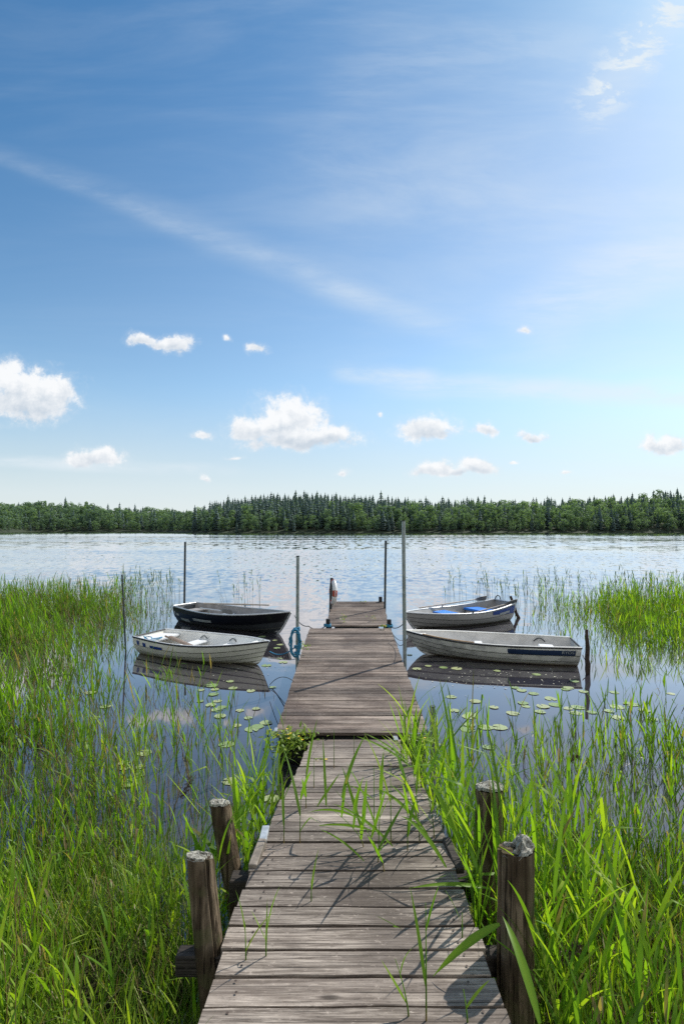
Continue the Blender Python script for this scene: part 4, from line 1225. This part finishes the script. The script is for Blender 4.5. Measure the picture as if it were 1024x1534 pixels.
mb.tube([Vector((.16 * math.sin(a * 1.7) + .05 * a - .15, .12 * math.cos(a * 2.3), .02 * math.sin(a * 3) + .01)) for a in np.linspace(0, 6, 60)], .010, 5); mb.build('line', M['blue_rope'], rt)

# ------------------------------------------------------------------ ropes
def rope(pts, sag, r, mat, label, name='mooring_rope'):
    base = Vector(pts[0]); root = empty(name, base); tag(root, label, 'rope')
    P = []
    for a, b in zip(pts, pts[1:]):
        a, b = Vector(a), Vector(b)
        for i in range(14):
            f = i / 14; P.append(a.lerp(b, f) - base - Vector((0, 0, sag * 4 * f * (1 - f))))
    P.append(Vector(pts[-1]) - base)
    mb = MB(); mb.tube(P, r, 6); mb.build('line', mat, root, True)
# coil on the left pole
q = at(444.5, 960, 8.12); root = empty('rope_coil', q); tag(root, 'blue rope hung in a coil on the grey pole at the left jetty edge', 'rope')
mb = MB()
for k in range(7):
    rx, rz = .055 + .012 * (k % 3) + random.uniform(0, .02), .19 + random.uniform(-.03, .04)
    pts = [Vector((rx * math.cos(a) - .02 + .012 * random.uniform(-1, 1), -.045 - .012 * (k % 3), rz * math.sin(a) - .02 + .01 * random.uniform(-1, 1))) for a in np.linspace(0, 6.283, 22)]
    mb.tube(pts, .0095, 6)
mb.build('loop', M['blue_rope'], root, True)
mb = MB()
for zz in (.16, .185, -.10, -.13, -.2, -.23): mb.tube([Vector((.042 * math.cos(a), .03 + .042 * math.sin(a), zz + .004 * a)) for a in np.linspace(0, 6.283, 18)], .011, 6)
mb.tube([Vector((.03, -.03, .12)), Vector((.035, -.04, 0)), Vector((.02, -.045, -.15)), Vector((.03, -.04, -.30))], .013, 6)
mb.build('wrapping', M['blue_rope'], root, True)
rope([at(404, 976, 9.4), at(445, 966, 8.15)], .10, .010, M['blue_rope'], 'blue mooring rope from the white clinker boat to the left pole')
rope([at(402, 978, 9.3), at(443, 987, 8.2)], .06, .005, M['grey_rope'], 'thin dark line from the white clinker boat to the jetty edge')
rope([at(441, 922, 12.2), at(462, 938, 10.6), at(490, 936, 10.72)], .08, .010, M['grey_rope'], 'dark rope with trailing weed from the black boat to the jetty corner')
rope([at(583, 938, 10.7), at(603, 935, 10.4), at(609, 921, 12.9)], .06, .009, M['grey_rope'], 'dark rope from the jetty corner post to the boat with blue seats')
rope([at(606, 962, 8.3), at(588, 950, 9.4), at(612, 950, 10.4)], .12, .006, M['grey_rope'], 'thin slack line from the tallest pole to the long grey boat')
rope([at(872, 981, 9.5), at(880, 992, 9.3)], .03, .008, M['grey_rope'], 'short dark line from the stern of the long grey boat to the rotting stake')
rope([at(404, 1026, 8.0), at(440, 1021, 7.0)], -.09, .005, M['grey_rope'], 'thin black hose arching out of the water at the left jetty edge', 'hose')
for k, (px, py) in enumerate(((583, 935), (490, 934))):
    q = at(px, py, 10.68); root = empty('rope_knot', q); tag(root, 'blue and white rope knotted round the %s corner post of the jetty end' % ('right near' if k == 0 else 'left near'), 'rope')
    mb = MB()
    for j in range(4): mb.tube([Vector((.066 * math.cos(a), .045 + .066 * math.sin(a), .012 * j - .06 + .01 * math.sin(a * 2))) for a in np.linspace(0, 6.283, 16)], .013, 6)
    mb.build('loop', M['blue_rope'], root, True)

# ------------------------------------------------------------------ lily pads
PADS = []
for z_, ox, oy, pts in (
    (3.012, 120, 1000, [(290, 386), (205, 452), (272, 449), (270, 487), (222, 524), (198, 430), (545, 102), (595, 82), (608, 100), (676, 64), (690, 93), (770, 106), (870, 90), (543, 153), (590, 170), (618, 192), (640, 180), (720, 195), (758, 229), (632, 221), (707, 262), (775, 280), (800, 268), (840, 250), (795, 187), (660, 348), (677, 514), (720, 558), (862, 595), (710, 685), (765, 640), (70, 228), (115, 177), (45, 115), (602, 122), (620, 152)]),
    (2.667, 640, 1030, [(95, 38), (108, 93), (190, 56), (167, 150), (160, 168), (232, 160), (287, 160), (243, 240), (265, 80), (176, 108), (165, 117), (340, 104), (423, 25), (380, 63), (392, 76), (490, 45), (510, 70), (460, 76), (450, 98), (590, 102), (560, 84), (600, 80), (655, 100), (725, 95), (757, 78), (810, 67), (760, 122), (865, 92), (897, 127), (970, 25), (745, 20), (550, 8), (375, 12)]),
    (5.39, 600, 880, [(222, 637), (345, 648), (450, 656), (775, 675), (70, 546), (130, 660)]),
    (6.827, 750, 930, [(360, 550), (750, 620), (840, 725), (690, 690), (145, 687), (330, 747)]),
    (6.4, 300, 890, [(595, 410), (715, 445), (765, 487), (735, 520), (635, 685), (760, 620), (795, 655)])):
    PADS += [(ox + a / z_, oy + b / z_) for a, b in pts]
def pad_mesh(seed):
    r = random.Random(seed); mb = MB(); n = 26
    vs = [Vector((0, 0, .006))]; notch = .22
    ph = r.uniform(0, 6)
    for ring_ in (.5, 1.0):
        for i in range(n + 1):
            a = notch + (2 * math.pi - 2 * notch) * i / n
            rr = ring_ * (1 + .04 * math.sin(3 * a + ph) + .025 * math.sin(7 * a))
            if ring_ == 1.0 and i in (0, n): rr *= .93
            z_ = .006 + (.05 * max(0, math.sin(a * 2 + ph)) ** 3 if ring_ == 1 else 0)
            vs.append(Vector((rr * math.cos(a), rr * math.sin(a), z_)))
    fs = [(0, 1 + i, 2 + i) for i in range(n)] + [(1 + i, 2 + n + i, 3 + n + i, 2 + i) for i in range(n)]
    mb.add(vs, fs, max(.01, r.random())); return mb.mesh('lily_pad', True)
pm = [pad_mesh(i) for i in range(9)]
for m_ in pm: m_.materials.append(M['pad'])
for i, (px, py) in enumerate(PADS):
    p = onz(px, py); o = bpy.data.objects.new('lily_pad', pm[i % 9]); C.objects.link(o)
    s_ = random.uniform(.058, .106) * (1.0 if px > 512 else .95)
    o.location = (p.x, p.y, .004 + .0012 * (i % 5)); o.scale = (s_, s_ * random.uniform(.85, 1), s_ * .6); o.rotation_euler = (0, 0, random.uniform(0, 6.28))
    if px < 512:
        if py < 985: lab, g = 'green lily pad afloat by the bow of the black boat', 'lily pads by the black boat'
        elif py < 1045: lab, g = 'green lily pad afloat below the white clinker boat', 'lily pads below the white boat'
        elif px < 230: lab, g = 'green lily pad afloat among the left reeds', 'lily pads among the left reeds'
        elif py < 1120: lab, g = 'green lily pad on open water left of the wide jetty', 'lily pads left of the wide jetty'
        else: lab, g = 'green lily pad close to the left side of the gangway', 'lily pads left of the gangway'
    else:
        if py < 1035: lab, g = 'green lily pad in the dark reflection of the long grey boat', 'lily pads by the long grey boat'
        elif px < 720: lab, g = 'pale lily pad on open water right of the short pipe', 'lily pads right of the short pipe'
        elif px < 860: lab, g = 'pale lily pad on open water in front of the long grey boat', 'lily pads in front of the long grey boat'
        else: lab, g = 'pale lily pad afloat among the right reeds', 'lily pads among the right reeds'
    tag(o, lab, 'lily pad', g)
# white specks drifting on the water
V = []; Q = []
for _ in range(190):
    if random.random() < .75: px, py = random.gauss(745, 75), random.gauss(1017, 9)
    elif random.random() < .6: px, py = random.gauss(370, 30), random.gauss(1000, 14)
    else: px, py = random.uniform(400, 440), random.uniform(950, 1010)
    if not (620 < px < 875 or 300 < px < 440): continue
    p = onz(px, max(985, py)); s_ = random.uniform(.006, .016); a = random.uniform(0, 3)
    b = len(V)
    for k in range(4): V.append((p.x + s_ * math.cos(a + k * 1.571), p.y + s_ * 1.2 * math.sin(a + k * 1.571), .006 + random.uniform(0, .006)))
    Q.append((b, b + 1, b + 2, b + 3))
o = link('floating_specks', np_mesh('floating_specks', np.array(V), np.array(Q), np.zeros(len(V))), simple('fluff', (.52, .50, .40), .8, .15, 40))
tag(o, 'pale specks of fluff and petals drifting on the dark water below the boats', 'debris', kind='stuff')

# ------------------------------------------------------------------ single reeds standing up round and over the boardwalk
def one_reed(base, h, laz, lean, label, group, nl=6, lw=.026, ll=.42, tint=.7, s0=.1, r0=.004):
    acc = Acc(); b0 = np.zeros((1, 3)); H1 = np.array([h]); LA = np.array([laz]); LE = np.array([lean])
    acc.add(*stem_geo(b0, H1, LA, LE, np.array([r0]), np.array([tint]), 6))
    k = np.arange(nl); f = (k + .5) / nl; s = s0 + (1 - s0) * f
    b = stem_pt(np.repeat(b0, nl, 0), np.repeat(H1, nl), np.repeat(LA, nl), np.repeat(LE, nl), s)
    az = rng.uniform(0, 6.28) + np.where(k % 2 == 0, 0, math.pi) + rng.normal(0, .5, nl)
    acc.add(*leaf_geo(b, az, rng.uniform(.85, 1.32, nl) + .15 * f, np.abs(rng.normal(.28, .35, nl)), ll * rng.uniform(.6, 1.2, nl), lw * rng.uniform(.7, 1.2, nl), np.clip(tint + rng.uniform(-.2, .2, nl), .25, 1), 7))
    o = acc.build('reed', M['reed']); o.location = base
    tag(o, label, 'reed', group)
# through the gangway boards: (px, py of the foot, height, lean direction, lean, leaves)
DR = [(425, 1262, .34, 1.6, .05, 2), (449, 1260, .30, 1.4, .08, 3), (470, 1180, .25, 1.6, .03, 0), (458, 1210, .28, 1.5, .04, 2),
      (576, 1306, .40, 2.6, .75, 6), (566, 1292, .34, 1.4, .5, 4), (545, 1268, .30, 3.0, .9, 4), (610, 1275, .40, 1.4, .15, 3), (585, 1262, .45, 1.6, .04, 1),
      (560, 1240, .40, 1.6, .03, 0), (628, 1262, .42, 1.8, .25, 4), (650, 1255, .45, 2.2, .3, 5), (600, 1150, .50, 1.6, .03, 1), (500, 1150, .35, 1.6, .02, 0), (530, 1130, .2, 1.6, .02, 0)]
def deck_pt(px, py):
    a, b = (rl0 + rr0) / 2, (rl1 + rr1) / 2
    if py > 1262: a, b = (nl0 + nr0) / 2, (nl1 + nr1) / 2
    k = (HY - py) / F           # z = HC + k*Y ; plane z = a.z + m*(Y-a.y)
    m = (b.z - a.z) / (b.y - a.y); Y = (a.z - m * a.y - HC) / (k - m)
    return at(px, py, Y)
for (px, py, h, la, le, nl) in DR:
    p = deck_pt(px, py); p.z -= .02
    one_reed(p, h, la, le, 'green reed growing up between the boards of the gangway', 'reeds growing through the gangway', nl, .020, .36, random.uniform(.45, .85))
for (px, py, h, la, le, nl, lw_) in [(368, 1438, .16, 1.9, .15, 2, .010), (398, 1432, .14, 1.2, .1, 3, .009), (638, 1530, .42, 1.5, .06, 2, .018), (612, 1524, .20, 2.4, .3, 2, .012), (700, 1532, .12, 2.0, .2, 1, .012), (692, 1405, .12, 1.4, .1, 1, .014), (466, 1350, .12, 1.6, .02, 1, .008)]:
    p = deck_pt(px, py); p.z -= .02
    one_reed(p, h, la, le, 'small reed shoot growing up between the wide near boards', 'shoots between the near boards', nl, lw_, .18 if h < .3 else .26, random.uniform(.5, .9))
# a fringe of tall reeds leaning over the right edge of the gangway and round the posts
r = random.Random(31)
for i in range(32):
    Y = r.uniform(3.0, 5.3); X = .72 - .05 * (Y - 3) + abs(r.gauss(0, .10))
    one_reed((X, Y, min(gz(X, Y), 0) - .02), r.uniform(.85, 1.22), r.gauss(2.6, .9), abs(r.gauss(.10, .08)), 'tall bright reed leaning over the right edge of the gangway', 'reeds along the right edge of the gangway', r.randint(5, 8), .021, .46, r.uniform(.5, .95), .25)
for i in range(20):
    Y = r.uniform(2.75, 4.4); X = -.62 - abs(r.gauss(0, .12)) + .05 * (Y - 3)
    one_reed((X, Y, min(gz(X, Y), 0.05) - .02), r.uniform(.65, 1.0), r.gauss(1.4, .9), abs(r.gauss(.10, .08)), 'tall reed standing at the left edge of the gangway by the lichen topped posts', 'reeds along the left edge of the gangway', r.randint(5, 8), .026, .42, r.uniform(.5, .9), .2)
for i in range(16):
    Y = r.uniform(2.36, 2.74); X = r.uniform(.62, 1.02)
    one_reed((X, Y, gz(X, Y) - .02), r.uniform(.75, 1.15), r.gauss(2.0, 1.0), abs(r.gauss(.08, .06)), 'tall reed standing between the two thick posts on the right', 'reeds between the right posts', r.randint(4, 7), .017, .40, r.uniform(.4, .9), .2)
for i in range(26):
    Y = r.uniform(1.9, 3.1); X = r.uniform(.86, 1.5)
    one_reed((X, Y, gz(X, Y) - .02), r.uniform(.7, 1.05), r.gauss(2.2, 1.0), abs(r.gauss(.12, .08)), 'broad bladed reed on the bank right of the thick brown post', 'reeds on the bank by the brown post', r.randint(5, 8), .021, .46, r.uniform(.5, .95), .15)
# big single blades that cross the near boards on the right
def blade(p, q, w_, sag, label):
    p, q = Vector(p), Vector(q); N = 16; d_ = q - p; side = d_.cross(Vector((0, -.6, 1))).normalized()
    V = []; Q = []; T = []
    for i in range(N + 1):
        f = i / N; c = d_ * f + Vector((0, 0, sag * 4 * f * (1 - f))); wd = w_ / 2 * np.interp(f, [0, .15, .4, .75, 1], [.35, .8, 1, .65, .02])
        V += [c - side * wd + Vector((0, 0, wd * .35)), c, c + side * wd + Vector((0, 0, wd * .35))]; T += [.62, .8, .62]
    for i in range(N):
        for k in range(2): Q.append((i * 3 + k, i * 3 + k + 1, i * 3 + k + 4, i * 3 + k + 3))
    o = link('fallen_reed', np_mesh('fallen_reed', np.array([tuple(v_) for v_ in V]), np.array(Q), np.array(T)), M['reed']); o.location = p
    tag(o, label, 'reed blade')
blade(at(748, 1385, 2.0), at(648, 1463, 1.98), .032, .02, 'broad green reed blade slanting across the near boards by the brown post')
blade(at(808, 1534, 1.55), at(752, 1372, 1.80), .030, .03, 'long pointed reed blade rising in front of the brown post')
blade(at(735, 1332, 2.5), at(612, 1331, 2.45), .020, .02, 'flat green reed blade lying across the boards near the right strap')
blade(at(648, 1428, 2.15), at(535, 1362, 2.4), .010, .02, 'thin reed blade lying on the near boards in the middle')

for (x0, y0, x1, y1, lift, wd, sg) in [(475, 1208, 509, 1158, .10, .014, .0), (542, 1246, 512, 1148, .14, .016, .01), (534, 1225, 462, 1217, .12, .014, .03), (588, 1268, 498, 1204, .12, .015, .03),
        (616, 1150, 533, 1103, .22, .020, .03), (612, 1142, 545, 1098, .26, .016, .02), (558, 1197, 522, 1176, .10, .010, .01), (620, 1213, 584, 1175, .12, .013, .01), (556, 1244, 470, 1238, .05, .014, .02),
        (640, 1250, 560, 1180, .16, .018, .04), (668, 1300, 600, 1222, .14, .020, .04), (690, 1275, 640, 1168, .2, .022, .04), (545, 1290, 478, 1242, .05, .010, .02)]:
    pf = deck_pt(x0, y0); Yn = pf.y - lift * .9
    blade(at(x0, y0, Yn), at(x1, y1, Yn + .12), wd * 1.25, sg, 'green reed blade bent low across the boards of the gangway')
for o_ in list(C.objects):
    if o_.get('label', '').startswith('green reed blade bent low'): o_['group'] = 'reed blades bent over the gangway'
# dry reed plumes
def plume(p, h, label, lean=(.15, .05)):
    root = empty('reed_plume', (p.x, p.y, 0)); tag(root, label, 'reed plume')
    top = Vector((0, 0, p.z)); mb = MB(); b = Vector((-lean[0], -lean[1], -.1))
    mb.tube([b, b.lerp(top, .6) + Vector((.0, 0, .05)), top], .004, 5); mb.build('stalk', simple('dry_stalk', (.28, .22, .14), .9, .2, 9), root)
    mb = MB(); rr = random.Random(int(p.x * 99))
    for _ in range(150):
        f = rr.random(); c = top + Vector((.02 * f, 0, -.01)) + Vector((0.06 * f, 0, -f * h * .0)) + Vector((rr.gauss(0, .012), rr.gauss(0, .012), f * h - h * .5)) * 1.0
        d_ = Vector((rr.gauss(.5, .5), rr.gauss(0, .6), rr.gauss(.5, .5))).normalized() * rr.uniform(.015, .04); s_ = d_.cross(Vector((.3, 1, .2))).normalized() * .0035
        mb.add([c - s_, c + s_, c + d_], [(0, 1, 2)])
    mb.build('tassel', M['plume'], root)
plume(at(272, 1178, 4.1), .16, 'brown dry reed plume nodding above the left reeds by the water')
plume(at(846, 1262, 3.3), .18, 'pale brown dry reed plume among the right reeds')
plume(at(840, 1425, 2.3), .07, 'small drooping dry plume low in the grass on the right', (.2, .1))
plume(at(852, 1135, 4.8), .06, 'narrow dry reed tassel over the open water on the right')

# ------------------------------------------------------------------ flowering plants & weeds
def flowering(p, w_, h_, n, nf, label, cat='plant', name='flowering_plant'):
    root = empty(name, p); tag(root, label, cat); rr = random.Random(int(p[0] * 77 + n))
    base = np.zeros((n, 3)); base[:, 0] = rng.normal(0, w_ * .42, n); base[:, 1] = rng.normal(0, w_ * .28, n); base[:, 2] = rng.uniform(-h_ * .5, h_ * .8, n)
    V_, Q_, T_ = leaf_geo(base, rng.uniform(0, 6.28, n), rng.uniform(-.1, 1.0, n), rng.uniform(.2, .9, n), rng.uniform(.05, .10, n) * (h_ / .2) ** .3, rng.uniform(.016, .032, n), rng.uniform(0, 1, n), 3)
    link('leaves', np_mesh('leaves', V_, Q_, T_), M['weed'], root)
    if nf:
        mb = MB()
        for _ in range(nf):
            c = Vector((rr.gauss(0, w_ * .4), rr.gauss(-.03, w_ * .25), rr.uniform(h_ * .3, h_)))
            for k in range(6):
                a = k * 1.047; e1 = Vector((math.cos(a), math.sin(a), .5)) * .016; s_ = Vector((-math.sin(a), math.cos(a), 0)) * .007
                mb.add([c, c + e1 * .6 - s_, c + e1, c + e1 * .6 + s_], [(0, 1, 2, 3)])
        mb.build('blossom', M['yellow'], root)
flowering(at(436, 1116, 5.42),   .30, .17, 330, 10, 'leafy plant with small yellow flowers at the left end of the gangway')
flowering(at(628, 1128, 5.35), .20, .2, 160, 5, 'leafy plant with yellow flowers behind the reeds at the right end of the gangway')
flowering(at(452, 968, 8.6), .10, .10, 40, 3, 'small weed growing at the left jetty edge by the rope coil', 'weed', 'small_weed')
flowering(at(514, 931, 11.0), .06, .22, 16, 2, 'tall yellow green weed on the left of the jetty end', 'weed', 'small_weed')
flowering(at(559, 930, 11.1), .09, .12, 14, 2, 'yellow green weed on the right of the jetty end', 'weed', 'small_weed')
flowering(at(546, 903, 13.0), .08, .05, 10, 3, 'low yellow weed at the far edge of the jetty end', 'weed', 'small_weed')
flowering(at(575, 939, 10.4), .12, .04, 18, 5, 'rusty moss and weed at the far right corner of the wide jetty', 'weed', 'small_weed')
flowering(at(478, 1143, 4.72), .10, .04, 14, 4, 'little yellow weed on the left of the gangway boards', 'weed', 'small_weed')

# ------------------------------------------------------------------ render settings
S.view_settings.view_transform = 'Standard'; S.view_settings.look = 'None'; S.view_settings.exposure = 0; S.view_settings.gamma = 1
S.render.engine = 'CYCLES'
cy = S.cycles
cy.max_bounces = 8; cy.diffuse_bounces = 3; cy.glossy_bounces = 4; cy.transmission_bounces = 4; cy.transparent_max_bounces = 4
S.render.filter_size = 1.1
cy.use_denoising = False
try: cy.denoiser = 'OPENIMAGEDENOISE'
except Exception: pass
cy.caustics_reflective = False; cy.caustics_refractive = False
cy.sample_clamp_indirect = 6
